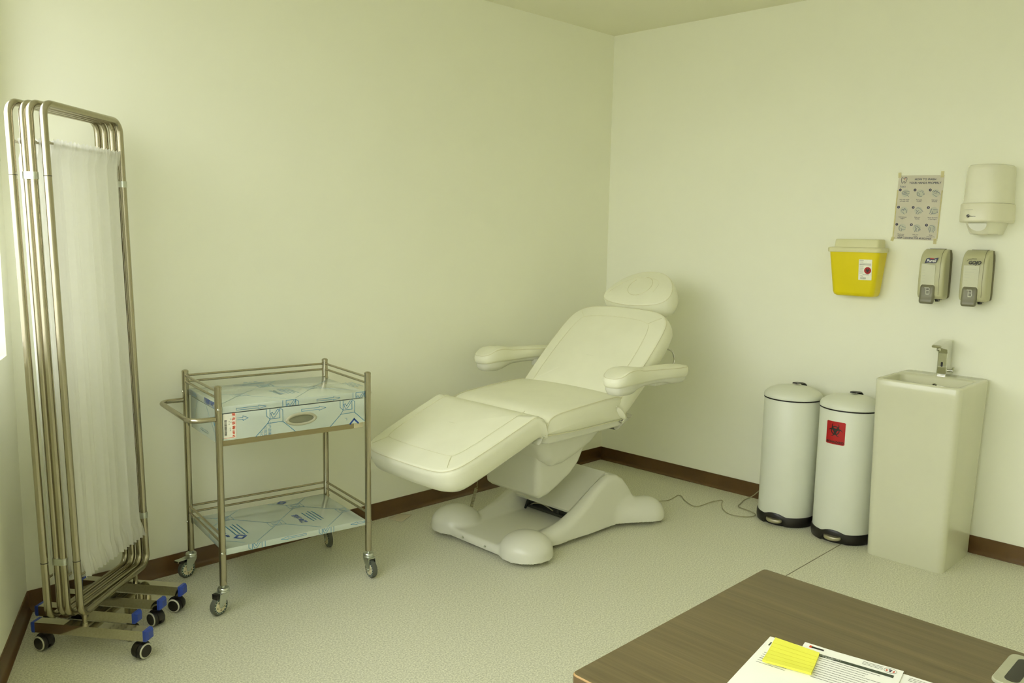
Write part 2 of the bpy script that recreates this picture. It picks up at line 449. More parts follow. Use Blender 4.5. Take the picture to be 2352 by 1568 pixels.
# coved skirting
def skirt(name, a, b_, nrm, m0=0., m1=0.):
    prof = [(0, .080), (.004, .080), (.005, .076), (.005, .024), (.0065, .016), (.010, .009), (.015, .005), (.0165, .003), (.0165, 0), (0, 0)]
    d = (b_ - a).normalized(); mb = MB()
    rings = [[tuple(a + d * (o * m0) + nrm * o + Vector((0, 0, z))) for o, z in prof], [tuple(b_ - d * (o * m1) + nrm * o + Vector((0, 0, z))) for o, z in prof]]
    mb.loft(rings); return obj(name, mb, 'skirting', kind='structure', sharp=50)
skirt('baseboard_back', CL, CN, BN, .65, 1.03)
skirt('baseboard_right', CN, R_END, RN, .97, 0)
skirt('baseboard_left', CL, CL + LW * 4.7, LN, .65, 0)
mb = MB(); mb.box((-2.4, -1.757, .0003), (4.75, .004, .0009)); obj('trim_1', mb, 'seam', kind='structure', smooth=False)

# ------------------------------------------------------------------ folding privacy screen
scr = thing('privacy_screen', 'folded steel privacy screen on castors with white pleated curtains, beside the window', 'screen', (-3.15, -.3, 0))
SO = Vector((-3.15, -.3, 0))
panels = [((-3.358, -.422), (-3.001, -.112)), ((-3.322, -.430), (-2.985, -.134)), ((-3.308, -.448), (-2.965, -.154)), ((-3.276, -.473), (-2.945, -.169))]
LEAN = Vector((.70, -.55, 0)).normalized() * .0
ZT, ZB, TR = 1.793, .137, .0117
def lean(p, near=0.):
    t = max(0, (p.z - ZB) / (ZT - ZB)); k = .034
    return p + Vector((-.79, .61, 0)) * k * t
def screen_panel(i, a, b_):
    a = Vector((*a, 0)) - SO; b_ = Vector((*b_, 0)) - SO; d = (b_ - a); W = d.length; d.normalize(); nrm = Vector((d.y, -d.x, 0))
    def P(s, z, o=0.): return tuple(lean(a + d * s + nrm * o + Vector((0, 0, z)), 1 - s / W))
    pts = []; r = .042
    for (cs, cz, a0) in ((W - r, ZT - r, 0), (r, ZT - r, 90), (r, ZB + r, 180), (W - r, ZB + r, 270)):
        for k in range(9):
            g = radians(a0 + 90 * k / 8); pts.append((cs + r * cos(g), cz + r * sin(g)))
    # straight runs get intermediate points so the lean stays even
    mb = MB(); mb.tube([P(*q) for q in pts], TR, 16, True)
    fr = obj('frame', mb, 'steel', scr, sharp=60)
    # joint rings on the uprights
    for s in (0, W):
        for z in (1.572, .33):
            mb = MB(); c = Vector(P(s, z)); mb.tube([c - Vector((0, 0, .001)), c + Vector((0, 0, .001))], TR + .0006, 16)
            obj('joint_ring', mb, 'darkmetal', fr, sharp=60)
    # curtain rods
    zc1, zc0 = 1.685, .262
    for z in (zc1 - .012, zc0 + .012):
        mb = MB(); mb.tube([P(.010, z), P(W - .010, z)], .004, 8); cr_ = obj('curtain_rod', mb, 'steel', scr)
        for s, e in ((.008, 1), (W - .008, -1)):
            mb = MB(); mb.tube([P(s, z + .006), P(s + .012 * e, z + .004), P(s + .02 * e, z)], .0032, 6)
            obj('rod_hook', mb, 'steel', cr_)
    # pleated cloth
    rnd = random.Random(10 + i)
    NU, NV = 220, 70
    ph = [rnd.uniform(0, 6.28) for _ in range(6)]
    s0, s1 = .022, W - .030
    edges = sorted([rnd.uniform(0, 1) for _ in range(5)])
    def wob(u, v):
        w = .0085 * sin(2 * pi * 6.2 * (u + .03 * sin(5 * u + ph[0])) + ph[1] + .5 * sin(2.2 * v + ph[2])) + .004 * sin(2 * pi * 11 * u + ph[3] + v) + .003 * sin(2 * pi * 2.3 * u + ph[4])
        g = max(0, 1 - (1 - v) / .035, 1 - v / .06)   # gathered heading and hem
        fine = .0055 * sin(2 * pi * 17 * u + ph[5]) + .003 * sin(2 * pi * 29 * u + ph[0])
        e = max(0, 1 - abs((zc0 + (zc1 - zc0) * v) - (zc1 - .012)) / .05, 1 - abs((zc0 + (zc1 - zc0) * v) - (zc0 + .012)) / .06)
        return w * (1 - .85 * g) + fine * g * .6 + .0085 * min(1, 1.6 * e)
    V = []; F = []
    for j in range(NV + 1):
        v = j / NV; v = .5 - .5 * cos(pi * v) if False else v
        for k in range(NU + 1):
            u = k / NU; z = zc0 + (zc1 - zc0) * v
            if v < .03: z -= .003 * max(0, sin(2 * pi * 17 * u + ph[5])) * (1 - v / .03)
            if v > .985: z += .003 * sin(2 * pi * 17 * u + ph[5])
            flare = .004 * max(0, 1 - v / .045) * (.6 + .4 * sin(2 * pi * 17 * u + ph[5])) 
            V.append(P(s0 + (s1 - s0) * u, z, wob(u, v) + .002 + flare))
    for j in range(NV):
        for k in range(NU):
            q = j * (NU + 1) + k; F.append((q, q + 1, q + NU + 2, q + NU + 1))
    mb = MB(); mb.add(V, F); cu = obj('curtain', mb, 'cloth', scr, sharp=80, fix=False)
    return P, W
PF = [screen_panel(i, *p) for i, p in enumerate(panels)]
for (s_near) in (True, False):      # hinge clips joining the two middle frames
    for z in (1.572, .33):
        if s_near:
            A = Vector(PF[1][0](0, z)); B = Vector(PF[2][0](0, z))
        else:
            A = Vector(PF[2][0](PF[2][1], z)); B = Vector(PF[3][0](PF[3][1], z))
        d = (B - A).normalized(); q = Vector((d.y, -d.x, 0)); mb = MB(); rr = TR + .0025; ring = []
        for k in range(9): g = radians(90 + 180 * k / 8); ring.append(A + d * rr * cos(g) + q * rr * sin(g))
        for k in range(9): g = radians(-90 + 180 * k / 8); ring.append(B + d * rr * cos(g) + q * rr * sin(g))
        mb.loft([[tuple(p + Vector((0, 0, -.011))) for p in ring], [tuple(p + Vector((0, 0, .011))) for p in ring]])
        obj('hinge_clip', mb, 'zinc', scr, sharp=60)
# feet
def castor_mb(mb, c, ang, r=.027):
    T = Matrix.Translation(c) @ Matrix.Rotation(ang, 4, 'Z')
    for sgn in (-1, 1):
        Tw = T @ Matrix.Translation((0, sgn * .0135, r)) @ Matrix.Rotation(radians(-90 * sgn), 4, 'X')
        mb.lathe([(0, -.010), (r - .002, -.010), (r, -.008), (r, .004), (r - .0015, .007), (r - .004, .0085), (r - .0065, .009), (r - .0065, .0082), (0, .0085)], 28, 0, Tw,
                 mis=[0, 0, 0, 0, 1, 1, 0, 0])
    # hood
    hood = []
    for k in range(11):
        g = radians(-15 + 200 * k / 10); hood.append(((r + .004) * cos(g), (r + .004) * sin(g) + r))
    hood2 = [(x * .82, (z - r) * .82 + r) for x, z in hood][::-1]
    pl = hood + hood2
    mb.loft([[T @ Vector((x, -.007, z)) for x, z in pl], [T @ Vector((x, .007, z)) for x, z in pl]], 0)
    mb.tube([T @ Vector((.0, 0, 2 * r - .002)), T @ Vector((0, 0, .072))], .010, 10)
def foot(Lc, Rc, posts, ca, cb):
    Lc = Vector((*Lc, 0)) - SO; Rc = Vector((*Rc, 0)) - SO; d = (Rc - Lc).normalized(); q = Vector((-d.y, d.x, 0))
    zb0, zb1, hw = .066, .101, .019
    cap = .012
    mb = MB()
    def sec(p, k=1.): return [tuple(p + q * hw * k + Vector((0, 0, zb0 + .0175 - .0175 * k))), tuple(p - q * hw * k + Vector((0, 0, zb0 + .0175 - .0175 * k))), tuple(p - q * hw * k + Vector((0, 0, zb1 - .0175 + .0175 * k))), tuple(p + q * hw * k + Vector((0, 0, zb1 - .0175 + .0175 * k)))]
    mb.loft([sec(Lc + d * cap), sec(Rc - d * cap)])
    f = obj('foot_bar', mb, 'mirror', scr, smooth=False)
    for p, e in ((Lc, -1), (Rc, 1)):
        m2 = MB(); pp = p - d * cap * e
        m2.loft([sec(pp, 1.04), sec(pp + d * .010 * e, 1.04), sec(pp + d * .018 * e, .72)]); obj('end_cap', m2, 'blue_cap', f, smooth=False)
    for p, e, an in ((Lc, 1, ca), (Rc, -1, cb)):
        m2 = MB(); castor_mb(m2, p + d * .030 * e, an); obj('castor', m2, ['black', 'ring'], f, sharp=35)
    for p in posts:
        m2 = MB(); p = Vector((*p, 0)) - SO
        m2.tube([p + Vector((0, 0, zb1 - .001)), p + Vector((0, 0, zb1 + .004)), p + Vector((0, 0, zb1 + .005)), p + Vector((0, 0, ZB))], [.0095, .0095, .0078, .0078], 14)
        obj('foot_post', m2, 'steel', f, sharp=50)
def onp(i, s):
    a, b_ = panels[i]; t = s / PF[i][1]; return (a[0] + (b_[0] - a[0]) * t, a[1] + (b_[1] - a[1]) * t)
FD = Vector((.614, -.789)).normalized()
def bar(right, L, i, ca, cb):
    R_ = Vector(right); Lp = R_ - FD * L; a, b_ = Vector(panels[i][0]), Vector(panels[i][1]); d = (b_ - a).normalized()
    # where this bar passes under panel i
    det = d.x * -FD.y + FD.x * d.y; w_ = R_ - a; t = (w_.x * -FD.y + FD.x * w_.y) / det
    foot(tuple(Lp), tuple(R_), [tuple(a + d * t)], radians(ca), radians(cb))
bar((-3.119, -.640), .413, 3, 115, 200)
bar((-3.098, -.487), .375, 0, 100, 118)
bar((-2.994, -.440), .392, 0, 105, 105)
bar((-2.894, -.380), .405, 3, 110, 125)

# ------------------------------------------------------------------ instrument trolley
TA = atan2(-.1335, .991)
tro = thing('instrument_trolley', 'two tier steel instrument trolley with drawer, still in printed protective film', 'trolley', (-2.466, -.324, 0), TA)
tw, td = .597, .410
LG = {'FL': (-tw / 2, -td / 2), 'FR': (tw / 2, -td / 2), 'BR': (tw / 2, td / 2), 'BL': (-tw / 2, td / 2)}
LR = .0125
for k, (x, y) in LG.items():
    mb = MB()
    for z0, z1, rr in ((.108, .232, LR + .0006), (.232, .764, LR), (.764, .850, LR + .0003)):
        mb.tube([(x, y, z0), (x, y, z1)], rr, 20)
    mb.tube([(x, y, .849), (x, y, .8545), (x, y, .858), (x, y, .8595)], [LR + .0008, LR + .0008, LR * .75, LR * .25], 20)
    leg = obj('leg', mb, 'steel', tro, sharp=40)
    sy = 1 if y > 0 else -1; sx = 1 if x > 0 else -1
    for z in (.772, .232):
        mb = MB()
        if k == 'FL' : T = Matrix.Translation((x - .004, y - LR + .001, z)) @ Matrix.Rotation(radians(90), 4, 'X') @ Matrix.Rotation(radians(0), 4, 'Y')
        elif k == 'FR': T = Matrix.Translation((x + LR - .001, y, z)) @ Matrix.Rotation(radians(90), 4, 'Y')
        else: T = Matrix.Translation((x + sx * (LR - .001), y, z)) @ Matrix.Rotation(radians(90 * sx), 4, 'Y')
        mb.lathe([(.0055, 0), (.0052, .002), (.0035, .004), (0, .0047)], 12, 0, T)
        obj('bolt', mb, 'chrome', leg)
    # castor
    ang = {'FL': radians(205), 'FR': radians(273), 'BR': radians(265), 'BL': radians(200)}[k]
    T = Matrix.Translation((x, y, 0)) @ Matrix.Rotation(ang, 4, 'Z')
    mb = MB(); RWH = .036; tx = .024
    mb.tube([T @ Vector((0, 0, .094)), T @ Vector((0, 0, .112))], .006, 10)
    mb.lathe([(.010, .099), (.019, .0985), (.0215, .0955), (.022, .0905), (.0205, .088), (.0215, .086), (.0215, .083), (.0195, .081), (0, .081)], 24, 0, T)
    for sgn in (-1, 1):   # fork cheeks
        pl = [(-.016, .083), (.030, .083), (.032, .072), (tx + .009, RWH - .002), (tx + .004, RWH - .007), (tx - .004, RWH - .007), (tx - .009, RWH - .002), (-.012, .070)]
        mb.loft([[T @ Vector((a, sgn * .0165, b_)) for a, b_ in pl], [T @ Vector((a, sgn * .0140, b_)) for a, b_ in pl]])
    mb.loft([[T @ Vector((a, -.0165, b_)) for a, b_ in ((-.016, .083), (.03, .083), (.03, .080), (-.016, .080))], [T @ Vector((a, .0165, b_)) for a, b_ in ((-.016, .083), (.03, .083), (.03, .080), (-.016, .080))]])
    mb.tube([T @ Vector((tx, -.020, RWH)), T @ Vector((tx, .020, RWH))], .0048, 10)
    ca = obj('castor', mb, 'zinc', leg, sharp=35)
    mb = MB()
    for sgn in (-1, 1):
        Tw = T @ Matrix.Translation((tx, 0, RWH)) @ Matrix.Rotation(radians(-90 * sgn), 4, 'X')
        R_ = RWH
        mb.lathe([(R_, 0), (R_, .006), (R_ - .0015, .009), (R_ - .005, .0105), (R_ - .007, .0105), (R_ - .0125, .0100), (R_ - .0135, .0112), (.012, .0112), (.010, .0125), (0, .0125)], 32, 0, Tw,
                 mis=[0, 0, 0, 0, 1, 1, 3, 3, 3])
        for q in range(16):   # dark slots in the clear rim
            a0 = 2 * pi * q / 16; pl = []
            for (rr, da) in ((R_ - .0122, -.12), (R_ - .0122, .12), (R_ - .0072, .11), (R_ - .0072, -.11)):
                pl.append((rr * cos(a0 + da), rr * sin(a0 + da)))
            mb.plate(pl, Tw, 2, .0102, .0006)
        for q in range(5):
            a0 = 2 * pi * q / 5 + .3
            mb.plate([(.020 * cos(a0), .020 * sin(a0)), (.0145 * cos(a0 - .3), .0145 * sin(a0 - .3)), (.0145 * cos(a0 + .3), .0145 * sin(a0 + .3))], Tw, 4, .0112, .0004)
    obj('wheel', mb, ['tyre', 'wheel_clear', 'wheel_dark', 'wheel_cream', 'plastic_recess'], leg, sharp=35)
    if k in ('BL', 'FL'):   # brake tab
        mb = MB()
        if k == 'BL':
            mb.box((.047, 0, .082), (.044, .026, .0025), 0, T @ Matrix.Translation((0, 0, 0)), .0006)
            mb.box((.069, 0, .079), (.003, .026, .008), 0, T, .0006); mb.box((.050, 0, .074), (.018, .02, .010), 1, T, .001)
        else:
            mb.box((.036, 0, .075), (.016, .024, .020), 1, T, .001)
        obj('brake_tab', mb, ['zinc', 'black'], leg)
# guard rails
def rail(a, b_, z, r=.0047):
    A = Vector((*LG[a], z)); B = Vector((*LG[b_], z)); d = (B - A).normalized()
    mb = MB(); mb.tube([A + d * .0118, B - d * .0118], r, 10); obj('guard_rail', mb, 'steel', tro)
for z in (.836, .8115, .296, .269):
    rail('BL', 'BR', z); rail('FL', 'BL', z); rail('FR', 'BR', z)
# push handle
hx, hy = -tw / 2, td / 2
pts = []; ox = .101; r = .045
def arc(c, a0, a1, n=7): return [(c[0] + r * cos(radians(a0 + (a1 - a0) * k / n)), c[1] + r * sin(radians(a0 + (a1 - a0) * k / n)), .737) for k in range(n + 1)]
pts = [(hx - .011, hy, .737)] + arc((hx - ox + r, hy - r), 90, 180) + arc((hx - ox + r, -hy + r), 180, 270) + [(hx - .011, -hy, .737)]
mb = MB(); mb.tube(pts, .0092, 14); obj('push_handle', mb, 'steel', tro, sharp=60)

# printed marks on the film, drawn in an (a,b) plane
def arrow(mb, T, a0, a1, b0, h=.009, mi=1, w=.0016, flip=False):
    hd = .028
    if flip: a0, a1 = a1, a0
    s = 1 if a1 > a0 else -1
    p = [(a0, b0 - h / 2), (a1 - s * hd, b0 - h / 2), (a1 - s * hd, b0 - h), (a1, b0), (a1 - s * hd, b0 + h), (a1 - s * hd, b0 + h / 2), (a0, b0 + h / 2)]
    mb.ribbon(p, w, T, mi, 0, True)
def clip_rib(mb, pts, w, T, mi, lo, hi):
    # keep only what lies inside the rectangle lo..hi
    for i in range(len(pts) - 1):
        p = np.array(pts[i], float); q = np.array(pts[i + 1], float); t0, t1 = 0., 1.; d = q - p; ok = True
        for k in range(2):
            if abs(d[k]) < 1e-9:
                if p[k] < lo[k] or p[k] > hi[k]: ok = False
            else:
                a = (lo[k] - p[k]) / d[k]; b_ = (hi[k] - p[k]) / d[k]; a, b_ = min(a, b_), max(a, b_); t0 = max(t0, a); t1 = min(t1, b_)
        if ok and t1 > t0: mb.ribbon([tuple(p + d * t0), tuple(p + d * t1)], w, T, mi)
def checkbox(mb, T, a, b_, lo, hi, mi=1, w=.0019, S=1.):
    # open box with a tick, (a,b) = centre of the inner square
    h = .019 * S
    L = [[(a - h, b_ + h), (a - h, b_ - h), (a + h, b_ - h), (a + h, b_ + h), (a - h, b_ + h)],
         [(a - h - .013 * S, b_ + h + .004), (a - h - .013 * S, b_ - h + .012 * S), (a - h, b_ - h), (a - h - .011 * S, b_ - h - .016 * S), (a + h + .012 * S, b_ - h - .014 * S), (a + h + .012 * S, b_ + h - .008 * S), (a + h, b_ + h)],
         [(a - .016 * S, b_ + .003 * S), (a - .010 * S, b_ - .013 * S), (a - .001 * S, b_ - .013 * S), (a + .017 * S, b_ + .012 * S), (a + .011 * S, b_ + .016 * S), (a - .004 * S, b_ - .004 * S), (a - .010 * S, b_ + .006 * S), (a - .016 * S, b_ + .003 * S)]]
    for l in L: clip_rib(mb, l, w, T, mi, lo, hi)

zT0, zT1 = .755, .780
fx0, fx1 = -tw / 2 + .0135, tw / 2 - .0135; fy0, fy1 = -td / 2 - .004, td / 2 - .002
# top tray : sheet with folded lips
mb = MB()
mb.box((0, 0, (zT0 + zT1) / 2), (tw - .027, td + .002, zT1 - zT0), 0, None, .002)
Tt = Matrix.Translation((0, 0, zT1 + .0002))
lo, hi = (fx0 + .004, fy0 + .006), (fx1 - .004, fy1 - .006)
def lattice(mb, T, nodes, lo, hi, mi, w=.0011, S=.75):
    for (x, y) in nodes:
        for (dx, dy) in ((1, 1), (-1, 1), (1, -1), (-1, -1)):
            clip_rib(mb, [(x + dx * .028, y + dy * .028), (x + dx * .128, y + dy * .145)], w, T, mi, lo, hi)
        for q in (.016, .030):
            clip_rib(mb, [(x - q, y - q * .7), (x + q, y - q * .7), (x + q, y + q * .7), (x - q, y + q * .7), (x - q, y - q * .7)], w * .8, T, mi, lo, hi)
        clip_rib(mb, [(x - .012, y - .002), (x - .003, y - .009), (x + .013, y + .010)], w * 1.5, T, mi, lo, hi)
def textblock(mb, T, x, y, rot, mi_d, mi_s, title, n=4, S=1., under=False):
    ca, sa = cos(rot), sin(rot)
    def at(u, v): return x + ca * u - sa * v, y + sa * u + ca * v
    if title: mb.text(title, .026 * S, *at(0, (-.030 - n * .012) * S if under else .022 * S), T, mi_d, rot=rot, bold=.03)
    for k in range(n):
        l = (.050, .058, .044, .052)[k % 4] * S
        u = -l
        while u < l:      # rows of small characters
            e = random.uniform(.002, .005); p0 = at(u, -.004 - k * .013 * S); p1 = at(min(u + e, l), -.004 - k * .013 * S)
            mb.ribbon([p0, p1], .0042 * S, T, mi_s); u += e + .0058
for q in ((-.160, -.026), (-.007, .114), (.139, -.024)):
    for k_ in (.016, .030): clip_rib(mb, [(q[0] - k_, q[1] - k_ * .8), (q[0] + k_, q[1] - k_ * .8), (q[0] + k_, q[1] + k_ * .8), (q[0] - k_, q[1] + k_ * .8), (q[0] - k_, q[1] - k_ * .8)], .0010, Tt, 2, lo, hi)
    clip_rib(mb, [(q[0] - .012, q[1] - .002), (q[0] - .003, q[1] - .010), (q[0] + .014, q[1] + .010)], .0018, Tt, 2, lo, hi)
for a_, b_ in (((-.28, -.165), (-.180, -.050)), ((-.142, -.004), (-.030, .098)), ((.012, .140), (.081, .215)), ((-.143, -.048), (-.030, -.190)), ((-.005, -.195), (.120, -.050)), ((.155, -.002), (.26, .105)), ((-.13, .214), (-.030, .130)), ((.012, .088), (.118, -.006)), ((.158, -.046), (.27, -.17)), ((-.18, -.004), (-.27, .07))):
    clip_rib(mb, [a_, b_], .0012, Tt, 2, lo, hi)
textblock(mb, Tt, .004, -.045, radians(95), 2, 2, '宗邦金属', 4)
textblock(mb, Tt, .285, -.05, radians(92), 2, 2, '', 4)
textblock(mb, Tt, -.03, .20, radians(0), 2, 2, '宗邦金', 2, .8)
Tf = TX((fx0, -td / 2 - .0012, zT0), (1, 0, 0), (0, 0, 1)); Wf = fx1 - fx0; hh = zT1 - zT0
lo, hi = (0, .001), (Wf, hh - .001)
for s, e in ((.09, .285), (.64, .81)): arrow(mb, Tf, s * Wf, e * Wf, .010, .007, 1)
for c in (.455, .965): checkbox(mb, Tf, c * Wf, .004, lo, hi)
Ts = TX((-tw / 2 + .0128, td / 2 - .01, zT0), (0, -1, 0), (0, 0, 1)); Ls = td - .03
mb.text('◇宗邦金属', .026, Ls * .66, .0125, Ts, 3, bold=.03); mb.ribbon([(Ls * .10, .008), (Ls * .22, .008), (Ls * .22, .019), (Ls * .13, .019)], .0014, Ts, 1)
tray = obj('tray', mb, ['film', 'print', 'print_soft', 'print_dark'], tro, sharp=30)
# drawer carcass sides + underside rail
mb = MB(); zD0, zD1 = .653, .7535
for sx in (-1, 1): mb.box((sx * (tw / 2 - .0165), .004, (.628 + zD1) / 2), (.004, td - .036, zD1 - .628), 0)
mb.box((0, td / 2 - .016, (.628 + zD1) / 2), (tw - .03, .004, zD1 - .628), 0)
Ts = TX((-tw / 2 + .0142, td / 2 - .02, .628), (0, -1, 0), (0, 0, 1)); Hs = zD1 - .628; Ls = td - .045
lo, hi = (0, .002), (Ls, Hs - .002)
clip_rib(mb, [(.24 * Ls, Hs), (.08 * Ls, .35 * Hs)], .0013, Ts, 2, lo, hi); clip_rib(mb, [(.52 * Ls, Hs), (.82 * Ls, .22 * Hs)], .0013, Ts, 2, lo, hi)
arrow(mb, Ts, .30 * Ls, .58 * Ls, .018, .007, 2, .0013, True)
clip_rib(mb, [(.80 * Ls, .36 * Hs), (.98 * Ls, .30 * Hs)], .0015, Ts, 1, lo, hi); clip_rib(mb, [(.80 * Ls, .22 * Hs), (.98 * Ls, .16 * Hs)], .0015, Ts, 1, lo, hi)
clip_rib(mb, [(.82 * Ls, .34 * Hs), (.82 * Ls, .04 * Hs), (.96 * Ls, .01 * Hs)], .0015, Ts, 1, lo, hi); mb.text('✓', .026, .90 * Ls, .012, Ts, 1)
mb.text('◇', .040, .80 * Ls, .078, Ts, 1, bold=.04); mb.text('请', .02, .92 * Ls, .075, Ts, 1)
obj('carcass', mb, ['film', 'print', 'print_soft'], tro, smooth=False)
mb = MB(); mb.box((0, -td / 2 + .02, .640), (tw - .026, .0025, .024), 0); mb.box((0, 0, .6285), (tw - .032, td - .04, .002), 0)
mb.box((tw / 2 - .033, -td / 2 + .0183, .640), (.040, .0006, .022), 1)
obj('drawer_runner', mb, ['under', 'wheel_cream'], tro, smooth=False)
# drawer front
mb = MB(); Wd = fx1 - fx0 - .003
mb.box((0, -td / 2 + .006, (zD0 + zD1) / 2 - .0005), (Wd, .016, zD1 - zD0 - .002), 0, None, .001)
Tf = TX((-Wd / 2, -td / 2 - .0021, zD0), (1, 0, 0), (0, 0, 1)); hD = zD1 - zD0 - .001; lo, hi = (.002, .001), (Wd - .002, hD - .0015)
mb.ribbon([(.09 * Wd, .73 * hD), (.128 * Wd, .73 * hD), (.128 * Wd, .68 * hD), (.163 * Wd, .76 * hD), (.128 * Wd, .86 * hD), (.128 * Wd, .80 * hD), (.09 * Wd, .80 * hD)], .0016, Tf, 1)
arrow(mb, Tf, .528 * Wd, .705 * Wd, .80 * hD, .008, 1)
for c in (.342, .868):
    checkbox(mb, Tf, c * Wd, .80 * hD, lo, hi)
    a0 = c * Wd; b0 = .80 * hD
    clip_rib(mb, [(a0 - .030, b0 - .036), (a0 - .115, b0 - .118)], .0022, Tf, 1, lo, hi)
    clip_rib(mb, [(a0 + .031, b0 - .034), (a0 + .115, b0 - .112)], .0022, Tf, 1, lo, hi)
for i_, (x, s_) in enumerate(((.247, '①C'), (.275, '②加工'), (.303, '①产品储')) ):
    mb.text(s_, .0125, x * Wd, (.10, .17, .26)[i_] * hD, Tf, 1, rot=radians(-90))
mb.text('广', .013, .853 * Wd, .22 * hD, Tf, 1, rot=radians(-90))
for s_ in (-1, 1): clip_rib(mb, [(.918 * Wd, .19 * hD), (.918 * Wd + s_ * .028, -.01)], .0065, Tf, 3, lo, hi)
dr = obj('drawer', mb, ['film', 'print', 'print_soft', 'print_dark'], tro, sharp=30)
# recessed oval pull
mb = MB(); Tp = Tf @ Matrix.Translation((.525 * Wd, .47 * hD, 0))
def lens(a, b_, n=40):
    return [(a * np.sign(cos(t)) * abs(cos(t)) ** .9, b_ * np.sign(sin(t)) * abs(sin(t)) ** 1.15) for t in [2 * pi * k / n for k in range(n)]]
o_, i2 = lens(.064, .0255), lens(.050, .0150)
def R3(pl, z, dy=0): return [(x, y + dy, z) for x, y in pl]
mb.loft([R3(o_, 0), R3([(x * .985, y * .96) for x, y in o_], .004), R3([(x * .93, y * .86) for x, y in o_], .0065), R3([(x * 1.05, y * 1.15) for x, y in i2], .006), R3(i2, .0035), R3([(x * .97, y * .95) for x, y in i2], .0008), R3([(x * .5, y * .5) for x, y in i2], .0006)],
        0, False, True, Tp, mis=[0, 0, 0, 0, 1, 1])
obj('pull', mb, ['plastic_grey', 'plastic_recess'], dr, sharp=60)
# shipping label
mb = MB(); pl = rrect(.046, hD * .93, .003, 3)
Tl = Tf @ Matrix.Translation((.024, .53 * hD, 0)); mb.plate(pl, Tl, 0, 0, .0006)
lw_, lh_ = .046, hD * .93
mb.ribbon([(-lw_ / 2, -lh_ / 2 + .003), (lw_ / 2 - .002, -lh_ / 2 + .003)], .0012, Tl, 1, .0006); mb.ribbon([(lw_ / 2 - .0012, -lh_ / 2 + .004), (lw_ / 2 - .0012, lh_ / 2 - .003)], .0006, Tl, 1, .0006)
y = -lh_ / 2 + .012; rnd = random.Random(3)
while y < lh_ / 2 - .022:
    e = rnd.choice([.0008, .0012, .002]); mb.plate([(-.020, y), (-.011, y), (-.011, y + e), (-.020, y + e)], Tl, 2, .0006, .0002); y += e + rnd.choice([.0007, .0011])
mb.text('圆 电 器 科', .0125, .013, .018, Tl, 1, .0006, rot=radians(-90), bold=.02); mb.text('制 合', .009, .0125, -.015, Tl, 1, .0006, rot=radians(-90), bold=.03); mb.text('质 检', .009, .0125, -.033, Tl, 1, .0006, rot=radians(-90), bold=.03)
mb.text('品  号', .007, .003, .02, Tl, 3, .0006, rot=radians(-90)); mb.text('数  量', .006, -.003, .012, Tl, 3, .0006, rot=radians(-90)); mb.text('日 期', .006, .001, -.012, Tl, 3, .0006, rot=radians(-90))
obj('shipping_label', mb, ['label_white', 'ink_red', 'ink_black', 'ink_grey'], dr, smooth=False)
# lower shelf
mb = MB(); zS1, zS0 = .243, .219
mb.box((0, 0, (zS0 + zS1) / 2), (tw - .027, td + .002, zS1 - zS0), 0, None, .002)
Tt = Matrix.Translation((0, 0, zS1 + .0002)); lo, hi = (fx0 + .004, fy0 + .002), (fx1 - .004, fy1 - .006)
def node(mb, x, y, w=.0014):
    for q in (.017, .031):
        clip_rib(mb, [(x - q, y - q * .8), (x + q, y - q * .8), (x + q, y + q * .8), (x - q, y + q * .8), (x - q, y - q * .8)], w * .8, Tt, 1, lo, hi)
    clip_rib(mb, [(x - .012, y - .002), (x - .003, y - .010), (x + .014, y + .010)], w * 1.5, Tt, 1, lo, hi)
for q in ((-.187, .119), (-.031, -.048), (.114, .114), (.266, -.048)): node(mb, *q)
for a_, b_ in (((-.098, .204), (-.167, .135)), ((-.160, .092), (-.056, -.022)), ((-.050, -.074), (-.165, -.195)), ((-.008, -.022), (.095, .089)), ((-.006, -.074), (.100, -.185)), ((.125, -.195), (.248, -.073)), ((.136, .088), (.244, -.022)), ((.136, .140), (.203, .205)), ((.015, .207), (.090, .139)), ((-.290, -.095), (-.206, -.178)), ((-.21, .10), (-.28, .03)), ((-.21, .14), (-.28, .20))):
    clip_rib(mb, [a_, b_], .0017, Tt, 1, lo, hi)
textblock(mb, Tt, -.160, -.03, radians(-88), 3, 1, '宗邦金属', 4, 1.15, True); mb.text('◇', .05, -.200, -.116, Tt, 3, bold=.06)
textblock(mb, Tt, .150, -.045, radians(-88), 3, 1, '宗邦金属', 4, 1.1, True); mb.text('◇', .04, .082, .182, Tt, 3, bold=.06)
Tf = TX((fx0, -td / 2 - .0012, zS0), (1, 0, 0), (0, 0, 1)); lo, hi = (0, .001), (Wf, zS1 - zS0 - .001)
for s, e in ((.37, .55), (.885, .995)): arrow(mb, Tf, s * Wf, e * Wf, .016, .006, 1, .0016, True)
for c in (.205, .70): checkbox(mb, Tf, c * Wf, .017, lo, hi)
Ts = TX((-tw / 2 + .0128, td / 2 - .01, zS0), (0, -1, 0), (0, 0, 1)); Ls = td - .03
mb.ribbon([(.55 * Ls, .022), (.52 * Ls, .012), (.62 * Ls, .004), (.68 * Ls, .011), (.74 * Ls, .003)], .0014, Ts, 1)
obj('lower_shelf', mb, ['film', 'print', 'print_soft', 'print_dark'], tro, sharp=30)

